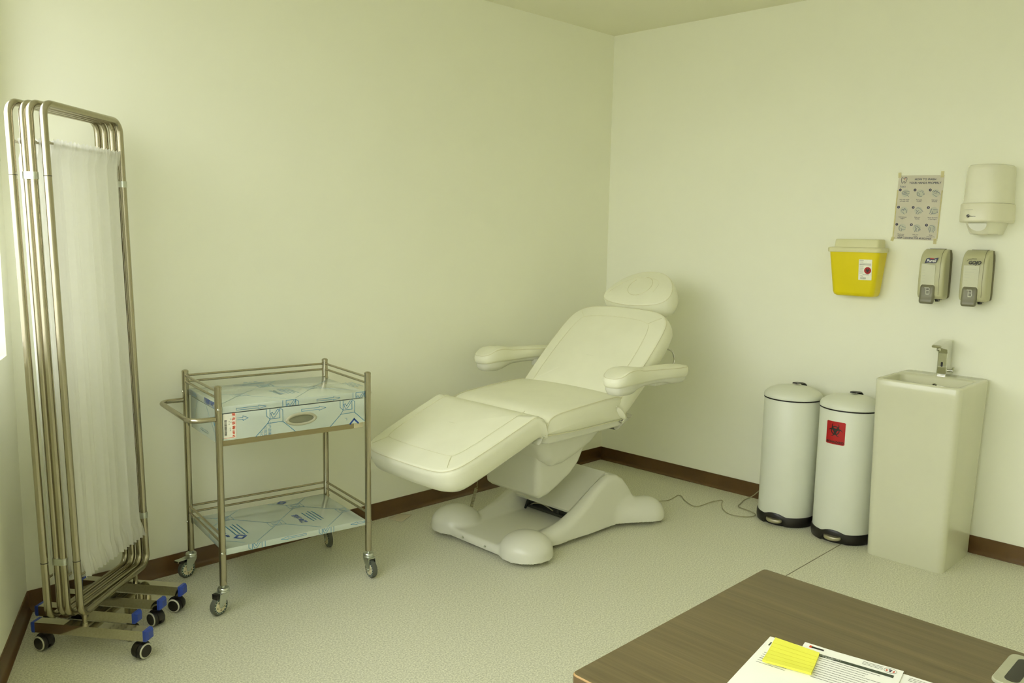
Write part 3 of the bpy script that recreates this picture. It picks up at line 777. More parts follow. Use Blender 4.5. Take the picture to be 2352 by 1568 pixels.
# ------------------------------------------------------------------ treatment chair
CO = Vector((-1.2, -.65, 0))
ch = thing('treatment_chair', 'cream padded reclining treatment chair with two armrests on a white moulded base', 'treatment chair', CO)
def crest(X):
    return np.interp(X, [-.45, -.33, -.22, -.12, -.04, .04, .11, .165, .205, .25, .29, .33, .37, .41, .45], [.062, .068, .080, .105, .142, .188, .230, .254, .262, .256, .232, .190, .135, .09, .07])
def base_f(X, Y, Z):
    aY = np.abs(Y)
    hw = np.interp(X, [-.5, -.38, -.2, 0, .2, .35, .42], [.225, .235, .255, .262, .262, .262, .25])
    plan = np.maximum(np.maximum(aY - hw, X - .395), -.482 - X)
    side = sstep(.125, .205, aY)
    rear = sstep(.165, .225, X)
    wgt = np.maximum(side, rear)
    c = crest(X + .05 * sstep(.0, .2, .25 - aY) * 0)
    Hh = .056 + (c - .056) * wgt
    # shoulder falls off outward
    Hh = Hh - np.maximum(0, aY - (hw - .045)) ** 2 * 14
    f1 = np.maximum((Z - Hh) * .75, plan + .12 * (Z - .03).clip(0))
    f1 = extr(plan + .10 * np.maximum(Z - .03, 0) + .014, (Z - Hh) * .72 + .014, .014)
    f = f1
    for (cx, cy, rx, rz, k) in ((-.385, -.235, .118, .078, .010), (-.385, .235, .118, .078, .010)):
        q = np.sqrt(((X - cx) / rx) ** 2 + ((Y - cy) / rx) ** 2 + ((Z - .048) / rz) ** 2 + 1e-9); d = (q - 1) * rz
        cyl = np.sqrt((X - cx) ** 2 + (Y - cy) ** 2) - rx
        d = np.where(Z < .048, cyl + .06 * (Z - .048), d); f = smin(f, d, k)
    for sy in (-1, 1):     # rear outriggers
        ax_, ay_, bx_, by_ = .30, .20 * sy, .425, .282 * sy
        ex, ey = bx_ - ax_, by_ - ay_; t = np.clip(((X - ax_) * ex + (Y - ay_) * ey) / (ex * ex + ey * ey), 0, 1)
        rr = .096
        rad = np.hypot(X - ax_ - ex * t, Y - ay_ - ey * t); q = np.sqrt((rad / rr) ** 2 + ((Z - .035) / .085) ** 2 + 1e-9); d = (q - 1) * .085
        d = np.where(Z < .035, rad - rr, d); f = smin(f, d, .03)
    return np.maximum(f, .020 - Z)
V, Q = sdf_mesh(base_f, (-.53, -.40, -.002), (.54, .40, .30), .0068)
mb = MB(); mb.np(V, Q); bs = obj('base', mb, 'chair_white', ch, sharp=50)
for (x, y) in ((-.40, -.25), (-.40, .25), (.41, -.27), (.41, .27)):
    mb = MB(); mb.lathe([(.022, 0), (.024, .002), (.024, .020), (.01, .024)], 20, 0, Matrix.Translation((x, y, 0))); obj('rubber_foot', mb, 'black_rubber', bs)
for y in (.075, -.075):
    mb = MB(); mb.lathe([(.0055, 0), (.0055, .002), (.0018, .003), (0, .003)], 12, 0, Matrix.Translation((-.4835, y, .036)) @ Matrix.Rotation(radians(-90), 4, 'Y'))
    obj('screw', mb, 'zinc', bs)
# lift-arm cover plate, dark works beneath it
mb = MB()
pA = [(-.045, -.180), (-.045, .180), (.222, .178), (.222, -.178)]; zA = [.126, .126, .2655, .2655]
top = [(x, y, z) for (x, y), z in zip(pA, zA)]; bot = [(x + .006, y, z - .012) for x, y, z in top]
mb.loft([bot, top]); obj('lift_cover', mb, 'chair_white', ch, smooth=False)
mb = MB(); mb.box((.10, 0, .073), (.17, .33, .034), 0); mb.box((.13, 0, .12), (.03, .30, .12), 0); lm = obj('lift_mechanism', mb, 'dark', ch)
mb = MB(); mb.box((.018, -.12, .085), (.012, .012, .058), 0); mb.box((.018, -.06, .085), (.012, .012, .058), 0); mb.box((.018, -.09, .111), (.012, .10, .008), 0); obj('bracket', mb, 'darkmetal', lm, smooth=False)
mb = MB(); mb.box((.006, .0, .064), (.012, .30, .012), 0); obj('cross_bar', mb, 'darkmetal', lm, smooth=False)
mb = MB(); mb.tube(curve_open([(.01, .12, .07), (-.012, .07, .095), (-.008, .02, .10), (.012, -.03, .075)], 16), .003, 8); obj('wire', mb, 'cord', lm)
mb = MB(); mb.tube([(-.02, .13, .056), (-.03, .10, .112)], .006, 8); obj('strut', mb, 'dark', lm)
# column cover and seat bowl
colp = [(-.228, .52), (-.232, .30), (-.226, .225), (-.200, .206), (-.150, .214), (-.09, .240), (0, .285), (.06, .335), (.10, .40), (.12, .47), (.12, .52)]
def col_f(X, Y, Z):
    hw = .152 - .10 * np.maximum(0, .30 - Z) * .35
    return extr(sd_poly(X, Z, colp) + .03, np.abs(Y - .03) - (hw + .03) + .03, .03)
V, Q = sdf_mesh(col_f, (-.26, -.19, .18), (.15, .24, .54), .008); mb = MB(); mb.np(V, Q); obj('column_cover', mb, 'chair_white', ch, sharp=50)
bowlp = [(-.32, .535), (-.275, .47), (-.22, .395), (-.165, .362), (-.10, .362), (0, .392), (.09, .43), (.16, .475), (.205, .52), (.205, .535)]
def bowl_f(X, Y, Z):
    hw = .205 + .05 * (Z - .45)
    return extr(sd_poly(X, Z, bowlp) + .05, np.abs(Y) - hw + .05, .05)
V, Q = sdf_mesh(bowl_f, (-.36, -.24, .33), (.24, .24, .55), .008); mb = MB(); mb.np(V, Q); obj('seat_bowl', mb, 'chair_white', ch, sharp=50)
def shell_f(X, Y, Z):
    zc = .542 + .012 * (X + .05)
    return extr(np.hypot(np.maximum(np.abs(X + .065) - .235, 0), np.maximum(np.abs(Y) - .255, 0)) - .03 + .0, np.abs(Z - zc) - .010, .012)
V, Q = sdf_mesh(shell_f, (-.37, -.33, .50), (.25, .33, .59), .0075); mb = MB(); mb.np(V, Q)
sh = obj('seat_pan', mb, 'chair_white', ch, sharp=50)
for x in (-.29, -.04):
    mb = MB(); mb.box((x, -.2945, .539), (.011, .004, .004), 0); obj('pan_screw', mb, 'dark', sh)

def pad(name, outline, T, profile, crown, inner, mat='leather', pipe=None, stitch=None, seam_mat='piping', deform=None, n=120, shell=None, seed=0, pipe_r=.0017):
    # outline: smooth closed loop (u,v). profile: (inset, height) rings from underside up. crown: extra centre height
    O = smooth_closed(outline, n)
    cen = np.mean(np.array(O), 0)
    D = deform or (lambda u, v, h: (u, v, h))
    rings = []
    for ins, h in profile: rings.append([D(u, v, h) for u, v in inset(O, ins)])
    ins0, h0 = profile[-1]; R0 = inset(O, ins0)
    for k in range(1, inner + 1):
        t = k / (inner + .35); rings.append([D(*(p + (cen - p) * t), h0 + crown * (1 - (1 - t) ** 2.2)) for p in R0])
    mb = MB(); mb.loft(rings, 0, True, True, T); o = obj(name, mb, mat, ch, sharp=75)
    if pipe is not None:
        mb = MB()
        for ins, h in pipe: mb.tube([T @ Vector(D(u, v, h)) for u, v in inset(O, ins)], pipe_r, 6, True)
        obj('piping', mb, seam_mat, o)
    return o, O, D, h0, crown, cen
def rolled(R, n=7, h1=0., base=0., flat=.012):
    # profile of a rounded upper edge: from (0, h1-R) up to (R, h1)
    return [(R * (1 - cos(radians(90 * k / n))), h1 - R + R * sin(radians(90 * k / n))) for k in range(n + 1)]
def surf_h(O, cen, h0, crown, ins0, p):
    return h0
# --- seat: profile in (x,z) carried across the width
SW = .316
sp = [(-.357, .565), (-.361, .585), (-.354, .612), (-.334, .638), (-.285, .652), (-.20, .660), (-.05, .670), (.08, .676), (.15, .672), (.185, .655), (.198, .625), (.195, .585), (.182, .562), (0, .558), (-.2, .557)]
SPp = smooth_closed(sp, 110)
SA = np.array(SPp); scn = SA.mean(0)
ys = [-SW - .002, -SW + .001, -SW + .010] + list(np.linspace(-SW + .05, SW - .05, 9)) + [SW - .010, SW - .001, SW + .002]
rings = []
for y in ys:
    e = max(0, 1 - (SW - abs(y)) / .012); k = .001 + .006 * max(0, e) ** 2
    cr = .010 * max(0, 1 - (y / SW) ** 2)
    P = inset(SPp, k); rings.append([(p[0], y, p[1] + (cr if p[1] > .62 else 0) * min(1, (p[1] - .62) / .03 if p[1] > .62 else 0)) for p in P])
def side_cap(y, s):
    out = []
    for t, b_ in ((.25, .006), (.55, .011), (.85, .013)): out.append([(p[0] + (scn[0] - p[0]) * t, y + s * b_, p[1] + (scn[1] - p[1]) * t) for p in inset(SPp, .007)])
    return out
R = side_cap(-SW, -1)[::-1] + rings + side_cap(SW, 1)
mb = MB(); mb.loft(R); seat = obj('seat_cushion', mb, 'leather', ch, sharp=75)
for y in (-SW - .001, SW + .001):
    mb = MB(); mb.tube([(p[0], y, p[1]) for p in inset(SPp, .002)], .0020, 6, True); obj('piping', mb, 'piping', seat)
# --- leg rest
al = radians(20.5)
TL = TX((-.400, .006, .677), (-cos(al), 0, -sin(al)), (0, -1, 0)) 
if (TL.to_3x3() @ Vector((0, 0, 1))).z < 0: TL = TX((-.400, .006, .677), (-cos(al), 0, -sin(al)), (0, 1, 0))
_h = [(0, .150), (0, .318), (.012, .322), (.16, .318), (.31, .311), (.43, .300), (.478, .282), (.506, .254), (.521, .215), (.528, .14)]
lo_ = [(0, 0)] + _h + [(.530, 0)] + [(u, -v) for u, v in _h[::-1]]
def dl(u, v, h): 
    dr_ = max(0, .045 - u); return (u - .0, v, h - dr_ ** 2 * 12)
prof = [(.03, -.112), (.012, -.110), (.003, -.100), (-.003, -.070), (-.004, -.040), (-.002, -.020)] + rolled(.014, 5, -.004)
lr, O, D, h0, cr, cen = pad('leg_cushion', lo_, TL, prof, .013, 5, deform=dl, pipe=[(.002, -.010)])
def stitch_loop(parent, T, pts, r=.0011, mat='stitch', n=80, closed=False):
    mb = MB(); P = curve_open(pts, n); mb.tube([T @ Vector(p) for p in P], r, 6, closed, caps=True); obj('seam', mb, mat, parent)
h = .0045
stitch_loop(lr, TL, [(.02, -.250, .001), (.15, -.248, h), (.33, -.238, h), (.405, -.222, h), (.425, -.19, h), (.432, 0, h + .001), (.425, .19, h), (.405, .222, h), (.33, .238, h), (.15, .248, h), (.02, .250, .001)])
for s in (-1, 1): stitch_loop(lr, TL, [(.418, s * .208, h), (.450, s * .228, h - .002), (.484, s * .252, -.002)], n=12)
# shell under leg rest
mb = MB(); O2 = smooth_closed(lo_, 120)
mb.loft([[(u, v, -.134) for u, v in inset(O2, .055)], [(u, v, -.131) for u, v in inset(O2, .040)], [(u, v, -.116) for u, v in inset(O2, .020)], [(u, v, -.104) for u, v in inset(O2, .016)]], 0, True, True, TL)
obj('leg_shell', mb, 'chair_white', ch, sharp=50)
# --- backrest
ab = radians(42)
ub = Vector((cos(ab), 0, sin(ab))); 
TB = TX((.140, 0, .668), ub, (0, 1, 0))
if (TB.to_3x3() @ Vector((0, 0, 1))).z < 0: TB = TX((.140, 0, .668), ub, (0, -1, 0))
_h = [(-.055, .29), (-.03, .315), (.06, .324), (.22, .329), (.36, .326), (.46, .315), (.515, .290), (.552, .240), (.568, .165), (.575, .06)]
bo = _h + [(u, -v) for u, v in _h[::-1]]
prof = [(.035, -.108), (.014, -.105), (.002, -.094), (-.006, -.070), (-.007, -.045), (-.004, -.022)] + rolled(.014, 5, -.003)
bk, O, D, h0, cr, cen = pad('back_cushion', bo, TB, prof, .014, 5, pipe=[(.002, -.009)])
h = .006
stitch_loop(bk, TB, [(-.02, -.250, .003), (.1, -.254, h), (.25, -.252, h), (.38, -.242, h), (.445, -.226, h), (.468, -.210, h)], n=40)
stitch_loop(bk, TB, [(-.02, .250, .003), (.1, .254, h), (.25, .252, h), (.38, .242, h), (.445, .226, h), (.468, .210, h)], n=40)
stitch_loop(bk, TB, [(.468, -.210, h), (.486, -.14, h), (.492, 0, h + .001), (.486, .14, h), (.468, .210, h)], n=40)
for s in (-1, 1): stitch_loop(bk, TB, [(.468, s * .210, h), (.494, s * .238, h - .002), (.520, s * .262, -.002)], n=12)
mb = MB(); O2 = smooth_closed(bo, 120)
mb.loft([[(u, v, -.150) for u, v in inset(O2, .075)], [(u, v, -.147) for u, v in inset(O2, .060)], [(u, v, -.122) for u, v in inset(O2, .030)], [(u, v, -.100) for u, v in inset(O2, .022)]], 0, True, True, TB)
obj('back_shell', mb, 'chair_white', ch, sharp=50)
mb = MB()
lv = [Vector((.636, -.25, .842)), Vector((.656, -.252, .822)), Vector((.667, -.253, .80)), Vector((.665, -.252, .775)), Vector((.645, -.245, .745)), Vector((.60, -.22, .735))]
mb.tube(curve_open([Vector((.60, -.22, .86))[:]] + [p[:] for p in lv], 30), .005, 8); obj('release_lever', mb, 'chrome', ch)
# --- headrest
ah = radians(39)
uh = Vector((cos(ah), 0, sin(ah)))
TH = TX((.620, 0, 1.086), uh, (0, 1, 0))
if (TH.to_3x3() @ Vector((0, 0, 1))).z < 0: TH = TX((.620, 0, 1.086), uh, (0, -1, 0))
_h = [(-.036, .04), (-.029, .105), (-.012, .168), (.018, .203), (.065, .210), (.120, .190), (.175, .150), (.212, .098), (.231, .04)]
ho = _h + [(u, -v) for u, v in _h[::-1]]
prof = [(.035, -.118), (.012, -.112), (.000, -.095), (-.006, -.065), (-.006, -.040), (-.003, -.018)] + rolled(.010, 5, -.002)
hd, O, D, h0, cr, cen = pad('headrest', ho, TH, prof, .012, 5, pipe=[(.0015, -.007)])
h = .0085
ov = [(.100 + .072 * cos(t), -.0 + .070 * sin(t), h) for t in [2 * pi * k / 30 for k in range(30)]]
mb = MB(); mb.tube([TH @ Vector(p) for p in ov[4:] + ov[:1]], .0016, 6); obj('face_plug_seam', mb, 'piping', hd)
stitch_loop(hd, TH, [(.045, .175, .005), (.10, .145, .006), (.150, .095, .006), (.170, .03, .007), (.165, -.05, .006), (.135, -.10, .006), (.06, -.105, .007)], n=40)
mb = MB(); O2 = smooth_closed(ho, 120)
mb.loft([[(u, v, -.122) for u, v in inset(O2, .06)], [(u, v, -.115) for u, v in inset(O2, .04)], [(u, v, -.100) for u, v in inset(O2, .02)]], 0, True, True, TH); obj('headrest_shell', mb, 'chair_white', ch, sharp=50)
for s in (-.06, .06):
    mb = MB(); mb.tube([TH @ Vector((.10, s, -.118)), TH @ Vector((-.10, s, -.135)), TB @ Vector((.45, s, -.140))], .008, 10); obj('headrest_post', mb, 'chrome', ch)
# --- armrests
ao = [(0, 0), (.006, .030), (.030, .053), (.075, .062), (.125, .057), (.180, .045), (.240, .041), (.320, .045), (.400, .054), (.470, .056), (.530, .048), (.558, .034), (.564, 0), (.558, -.034), (.530, -.048), (.470, -.056), (.400, -.054), (.320, -.045), (.240, -.041), (.180, -.045), (.125, -.057), (.075, -.062), (.030, -.053), (.006, -.030)]
for s in (-1, 1):
    at = radians(2.2)
    TA_ = TX((-.080, s * .425, .829), (cos(at), 0, -sin(at)), (0, 1, 0))
    prof = [(.018, -.066), (.006, -.064), (.000, -.055), (-.003, -.038), (-.002, -.018)] + rolled(.010, 5, -.001)
    def da(u, v, h_): return (u, v, h_ + ((-.026 * (1 - sstep(-.01, .075, u)) + .010 * sstep(.03, .11, u) * (1 - sstep(.13, .22, u))) * (1 if h_ > -.03 else .35)) + (.012 * sstep(.12, .40, u) if h_ < -.03 else 0))
    am, O, D, h0, cr, cen = pad('armrest', ao, TA_, prof, .006, 4, deform=da, pipe=[(.001, -.006)], n=110)
    mb = MB(); O2 = smooth_closed(ao, 110)
    def dsh(u, v, h_): return TA_ @ Vector((u, v, -.064 + h_ * (1 - .55 * sstep(.10, .24, u) + .25 * sstep(.36, .46, u)) + .012 * sstep(.12, .40, u)))
    mb.loft([[dsh(u, v, -.044) for u, v in inset(O2, .030)], [dsh(u, v, -.040) for u, v in inset(O2, .020)], [dsh(u, v, -.022) for u, v in inset(O2, .010)], [dsh(u, v, .004) for u, v in inset(O2, .008)]])
    obj('arm_shell', mb, 'chair_white', am, sharp=60)
    mb = MB(); mb.box((.34, s * .345, .735), (.10, .13, .035), 0, None, .008); obj('arm_bracket', mb, 'chair_white', ch)
# hanging coiled lead under the leg rest
mb = MB(); pts = []
for k in range(16 * 26 + 1):
    t = k / (16 * 26); a = 2 * pi * 26 * t
    c = Vector((-.262, .23, .185)).lerp(Vector((-.318, .228, .035)), t); pts.append((c.x + .0065 * cos(a), c.y + .0065 * sin(a), c.z))
pts = [(-.24, .20, .50), (-.25, .22, .30), (-.258, .23, .20)] + pts + [(-.315, .228, .02), (-.29, .25, .006), (-.20, .27, .0045), (-.12, .26, .0045), (-.05, .24, .006)]
mb.tube(pts, .0021, 6); obj('coiled_lead', mb, 'cord', ch)

# ------------------------------------------------------------------ floor cord and paper scrap
pts = [(-.72, -.86), (-.60, -.80), (-.50, -.813), (-.440, -.840), (-.365, -.832), (-.322, -.826), (-.325, -.850), (-.371, -.900), (-.415, -.975), (-.405, -1.003), (-.360, -1.010), (-.290, -1.012), (-.222, -1.030), (-.225, -1.045), (-.275, -1.070), (-.345, -1.120), (-.387, -1.183), (-.378, -1.232), (-.350, -1.272), (-.312, -1.283), (-.283, -1.270), (-.265, -1.235), (-.250, -1.165), (-.235, -1.145), (-.190, -1.133), (-.12, -1.115), (-.075, -1.112)]
P3 = [(x, y, .0042) for x, y in pts] + [(-.058, -1.135, .022), (-.048, -1.17, .062), (-.042, -1.21, .10), (-.040, -1.25, .13)]
mb = MB(); mb.tube(curve_open(P3, 160), .0024, 8); tag(obj('power_cord', mb, 'cord'), 'thin grey power cord snaking over the floor from the treatment chair to behind a bin', 'cord')
mb = MB(); pl = [(-1.737, -.070), (-1.648, -.048), (-1.611, -.105), (-1.713, -.150)]
g = []; F = []
for j in range(7):
    for k in range(7):
        a = np.array(pl[0]) * (1 - k / 6) + np.array(pl[1]) * k / 6; b_ = np.array(pl[3]) * (1 - k / 6) + np.array(pl[2]) * k / 6
        p = a * (1 - j / 6) + b_ * j / 6; g.append((p[0], p[1], .0012 + .006 * max(0, (k / 6 + j / 6 - 1.55)) + .0025 * max(0, .3 - k / 6) ))
for j in range(6):
    for k in range(6): q = j * 7 + k; F.append((q, q + 1, q + 8, q + 7))
mb.add(g, F); o = obj('paper_scrap', mb, 'scrap', fix=False); sm = o.modifiers.new('t', 'SOLIDIFY'); sm.thickness = .0006
tag(o, 'small loose buff paper scrap lying on the floor by the back skirting', 'paper')

# ------------------------------------------------------------------ pedal bins
def make_bin(x, y, label, face):
    t = thing('pedal_bin', label, 'bin', (x, y, 0), face, 'white pedal bins beside the washbasin')
    r = .1375
    mb = MB(); n = 72; rings = []
    # black plastic ring, top edge dips around the pedal at local -x
    def ztop(a):
        d = abs(((a - pi + pi) % (2 * pi)) - pi)     # angular distance from the pedal
        return .055 - .0 * d
    A = [2 * pi * k / n for k in range(n)]
    def dist(a): return abs((a + pi) % (2 * pi) - pi)
    def arch(a): return max(0., 1 - (dist(a) / .40) ** 2)
    rings.append([((r - .012) * cos(a), (r - .012) * sin(a), 0.) for a in A])
    rings.append([((r + .002) * cos(a), (r + .002) * sin(a), 0.002 + .022 * (arch(a) > 0.2)) for a in A])
    rings.append([((r + .006) * cos(a), (r + .006) * sin(a), .020 + .016 * (arch(a) > 0.2)) for a in A])
    rings.append([((r + .005) * cos(a), (r + .005) * sin(a), .046 + .014 * arch(a)) for a in A])
    rings.append([((r + .002) * cos(a), (r + .002) * sin(a), .050 + .015 * arch(a)) for a in A])
    rings.append([((r - .004) * cos(a), (r - .004) * sin(a), .050 + .015 * arch(a)) for a in A])
    mb.loft(rings); obj('plinth', mb, 'black', t, sharp=50)
    mb = MB()
    mb.lathe([(r - .004, .046), (r - .001, .047), (r, .052), (r, .628), (r - .002, .632), (0, .632)], 64); body = obj('body', mb, 'bin_white', t, sharp=50)
    mb = MB(); mb.lathe([(r - .003, .630), (r + .002, .6315), (r + .002, .6365), (r - .003, .638)], 64); obj('lid_gasket', mb, 'black', t)
    mb = MB(); mb.lathe([(r - .006, .637), (r + .002, .6375), (r + .003, .643), (r + .001, .652), (r - .006, .662), (r - .022, .674), (r - .050, .685), (r - .090, .692), (0, .695)], 64); obj('lid', mb, 'bin_white', t, sharp=60)
    # brushed pedal in the recess
    mb = MB(); el = [(r - .004 + .030 * cos(2 * pi * k / 36), .041 * sin(2 * pi * k / 36)) for k in range(36)]
    def pz(a): return -.10 * (a - r)
    mb.loft([[(r - .004 + (a - r + .004) * k_, b_ * k_, z_ + pz(a)) for a, b_ in el] for k_, z_ in ((.9, .022), (1., .026), (1., .034), (.96, .038), (.6, .041), (.2, .042))])
    obj('pedal', mb, 'pedal', t, sharp=40)
    # carrying lever at the back
    mb = MB(); hp = curve_open([(-.012, 0, .7030), (-.060, 0, .6995), (-.105, 0, .690), (-.132, 0, .677), (-.1455, 0, .655), (-.1465, 0, .62), (-.1445, 0, .60)], 24)
    for i in range(1):
        pr = [[(p[0], p[1] - .014, p[2] - .003), (p[0], p[1] + .014, p[2] - .003), (p[0], p[1] + .012, p[2] + .003), (p[0], p[1] - .012, p[2] + .003)] for p in hp]
        mb.loft(pr)
    obj('lifting_lever', mb, 'black', t, sharp=50)
    return t, body, r
b1, body1, r = make_bin(-.222, -1.408, 'white cylindrical pedal bin with plain body, no sticker, beside the biohazard bin', 0)
b2, body2, r = make_bin(-.238, -1.708, 'white cylindrical pedal bin with red biohazard sticker, partly behind the washbasin', 0)
# bins: pedal (+x local) turned to face the room
FACE = atan2(-.50, -.866) ; b1.rotation_euler = (0, 0, FACE + radians(-27)); b2.rotation_euler = (0, 0, FACE + radians(-25))
def biohazard(mb, T, R, mi, mi_bg, zz=.0002):
    def ring(cx, cy, r0, r1, a0, a1, n=24, z=zz):
        for k in range(n):
            g0 = radians(a0 + (a1 - a0) * k / n); g1 = radians(a0 + (a1 - a0) * (k + 1) / n)
            mb.plate([(cx + r0 * cos(g0), cy + r0 * sin(g0)), (cx + r1 * cos(g0), cy + r1 * sin(g0)), (cx + r1 * cos(g1), cy + r1 * sin(g1)), (cx + r0 * cos(g1), cy + r0 * sin(g1))], T, mi, z, .0002)
    for a in (90, 210, 330):
        cx, cy = .50 * R * cos(radians(a)), .50 * R * sin(radians(a))
        # crescents, open outward
        n = 22; prev = None
        for k in range(n + 1):
            g = a + 180 + (-140 + 280 * k / n); t = abs(-1 + 2 * k / n); w = .21 * R * (1 - t ** 1.6) + .006 * R; ro = .47 * R
            p0 = (cx + ro * cos(radians(g)), cy + ro * sin(radians(g))); p1 = (cx + (ro - w) * cos(radians(g)), cy + (ro - w) * sin(radians(g)))
            if prev: mb.plate([prev[0], prev[1], p1, p0], T, mi, zz, .0002)
            prev = (p0, p1)
    ring(0, 0, .42 * R, .54 * R, 0, 360, 36, zz + .00005)
    ring(0, 0, 0.001, .13 * R, 0, 360, 16, zz + .0003)
# sticker wrapped on bin 2's body
def wrap(mb, cx_ang, zc, r):
    # bend a flat (a,b) drawing around the bin
    out = []
    for (a, b_, z) in mb.v:
        g = cx_ang + a / r; out.append(((r + z) * cos(g), (r + z) * sin(g), zc + b_))
    mb.v = out
I4 = Matrix.Identity(4)
mb = MB(); sw, shh = .092, .108
g_ = 30
for k in range(g_):    # narrow strips so the sticker follows the curve
    x0 = -sw / 2 + sw * k / g_; x1 = -sw / 2 + sw * (k + 1) / g_
    xm = abs((x0 + x1) / 2) - (sw / 2 - .007); e0 = .007 - sqrt(max(0, .007 ** 2 - xm ** 2)) if xm > 0 else 0
    mb.plate([(x0, -shh / 2 + e0), (x1, -shh / 2 + e0), (x1, shh / 2 - e0), (x0, shh / 2 - e0)], I4, 0, .0002, .0005)
biohazard(mb, Matrix.Translation((0, .012, 0)), .039, 1, 0, .0008)
mb.text('BIOHAZARD', .0158, 0, -.0435, I4, 1, .0008, bold=.03, sx=.94)
ANG = radians(160) - b2.rotation_euler.z
STK = (mb, ANG)
vcam = atan2(-3.3128 + 1.708, -4.0986 + .238)     # direction from the bin to the viewpoint's side of the room
wrap(mb, vcam + radians(-26) - b2.rotation_euler.z, .528, .1375)
obj('biohazard_sticker', mb, ['red_label', 'ink_black'], body2, smooth=False, fix=False)

# ------------------------------------------------------------------ pedestal washbasin + tap
sk = thing('pedestal_washbasin', 'tall tapering white ceramic pedestal washbasin with a chrome tap, next to the bins', 'washbasin', (-.007, -2.04, 0))
def rr3(x0, x1, y0, y1, r, z, n=7):
    return [(p[0], p[1] + 0, z) for p in rrect(x1 - x0, y1 - y0, r, n, (x0 + x1) / 2, (y0 + y1) / 2)]
mb = MB(); yo = 2.04; B = .0
zt = .813
rg = [rr3(-.372, -.014, -.168, .160, .030, .0), rr3(-.374, -.013, -.169, .161, .032, .004)]
for z in (.2, .4, .6, .75): 
    t = z / zt; rg.append(rr3(-.374 - .010 * t, -.013 + .016 * t, -.169 - .015 * t, .161 + .014 * t, .032, z))
rg += [rr3(-.384, .003, -.184, .175, .030, zt - .008), rr3(-.382, .002, -.182, .173, .029, zt - .003), rr3(-.377, -.001, -.177, .168, .027, zt),
       rr3(-.366, -.118, -.162, .160, .022, zt), rr3(-.360, -.124, -.157, .155, .022, zt - .003), rr3(-.357, -.128, -.154, .152, .022, zt - .010), rr3(-.345, -.136, -.145, .143, .03, zt - .085), rr3(-.32, -.155, -.12, .118, .035, zt - .105), rr3(-.27, -.21, -.04, .04, .02, zt - .110)]
mb.loft(rg); bas = obj('basin', mb, 'ceramic', sk, sharp=60)
mb = MB(); To = Matrix.Translation((-.1318, .003, zt - .040)) @ Matrix.Rotation(radians(-90), 4, 'Y')
mb.lathe([(0, .0005), (.0085, .0005), (.0085, .002), (.011, .002), (.011, 0)], 20, 0, To, mis=[1, 1, 0, 0])
for k in range(3): g = radians(90 + 120 * k); mb.ribbon([(0, 0), (.009 * cos(g), .009 * sin(g))], .0022, To, 0, .001, th=.0006)
obj('overflow', mb, ['chrome', 'black'], bas)
tap = thing('basin_tap', 'chrome sensor tap standing on the washbasin ledge', 'tap', (-.045, -2.0395, .8125))
tp = [(-.029, .0), (-.029, .105), (-.036, .122), (-.118, .136), (-.122, .141), (-.117, .146), (-.030, .162), (.010, .164), (.022, .160), (.026, .150), (.026, .0)]
def tap_f(X, Y, Z): return extr(sd_poly(X, Z, tp) + .004, np.abs(Y) - .0225 + .006 + .004 * np.clip((-.03 - X) / .09, 0, 1) * 0, .005)
V, Q = sdf_mesh(tap_f, (-.135, -.03, -.01), (.04, .03, .18), .0032); mb = MB(); mb.np(V, Q)
V2 = [(x, y, max(z, 0)) for x, y, z in mb.v]; mb.v = V2; tb = obj('tap_body', mb, 'chrome', tap, sharp=40)
mb = MB(); mb.plate(rrect(.0085, .022, .004, 6), TX((-.0296, 0, .052), (0, -1, 0), (0, 0, 1)), 0, 0, .001); obj('sensor_window', mb, 'black', tap)
mb = MB(); mb.lathe([(.009, .015), (.009, .004), (.007, 0), (0, 0)], 16, 0, Matrix.Translation((-.088, 0, .118))); obj('aerator', mb, 'chrome', tap)
mb = MB(); mb.tube([(.008, -.020, .022), (.008, -.040, .022)], .006, 12); mb.tube([(.008, -.036, .022), (.002, -.041, .040)], [.0055, .004], 10); obj('temperature_lever', mb, 'chrome', tap)

# ------------------------------------------------------------------ wall-mounted things (right wall frame: s along wall, off = out from wall)
WANG = atan2(RW.y, RW.x) + pi / 2        # rotation so that local -x points into the room and local -y runs along the wall
def wallthing(name, label, cat, s, z, group=None):
    p = rw(s, z); return thing(name, label, cat, p, WANG, group)
def WT(x, y, z):      # drawing plane facing the room: a runs to the right (local -y), b up
    return TX((x, y, z), (0, -1, 0), (0, 0, 1))
# sharps container
sc_ = wallthing('sharps_container', 'yellow sharps container with cloudy lid mounted on the wall above the bins', 'sharps container', 1.569, 1.150)
mb = MB()
def sr(hw, d, r, z): return [(x, y, z) for x, y in [(p[0] - d / 2 - .004, p[1]) for p in rrect(d, 2 * hw, r, 7)]]
mb.loft([sr(.088, .085, .02, 0), sr(.097, .098, .024, .006), sr(.101, .104, .024, .02), sr(.121, .122, .022, .215), sr(.123, .124, .022, .224), sr(.117, .118, .02, .224), sr(.105, .105, .02, .12)])
obj('tub', mb, 'yellow', sc_, sharp=50)
mb = MB()
mb.loft([sr(.125, .127, .022, .212), sr(.128, .130, .022, .216), sr(.128, .130, .022, .230), sr(.124, .126, .022, .234), sr(.106, .098, .012, .236), sr(.104, .094, .012, .270), sr(.100, .09, .012, .274)])
obj('lid', mb, 'lid', sc_, sharp=50)
slope = (.122 - .104) / .195
TLb = TX((-.1155 - .004 - .0, -.060, .130), (0, -1, 0), (-slope, 0, 1)) 
mb = MB(); lw_, lh_ = .062, .098
mb.plate(rrect(lw_, lh_, .002, 3), TLb, 0, 0, .0008)
Tc = TLb @ Matrix.Translation((.0115, -.003, 0)); mb.plate([(.0165 * cos(2 * pi * k / 28), .0165 * sin(2 * pi * k / 28)) for k in range(28)], Tc, 1, .0008, .0003)
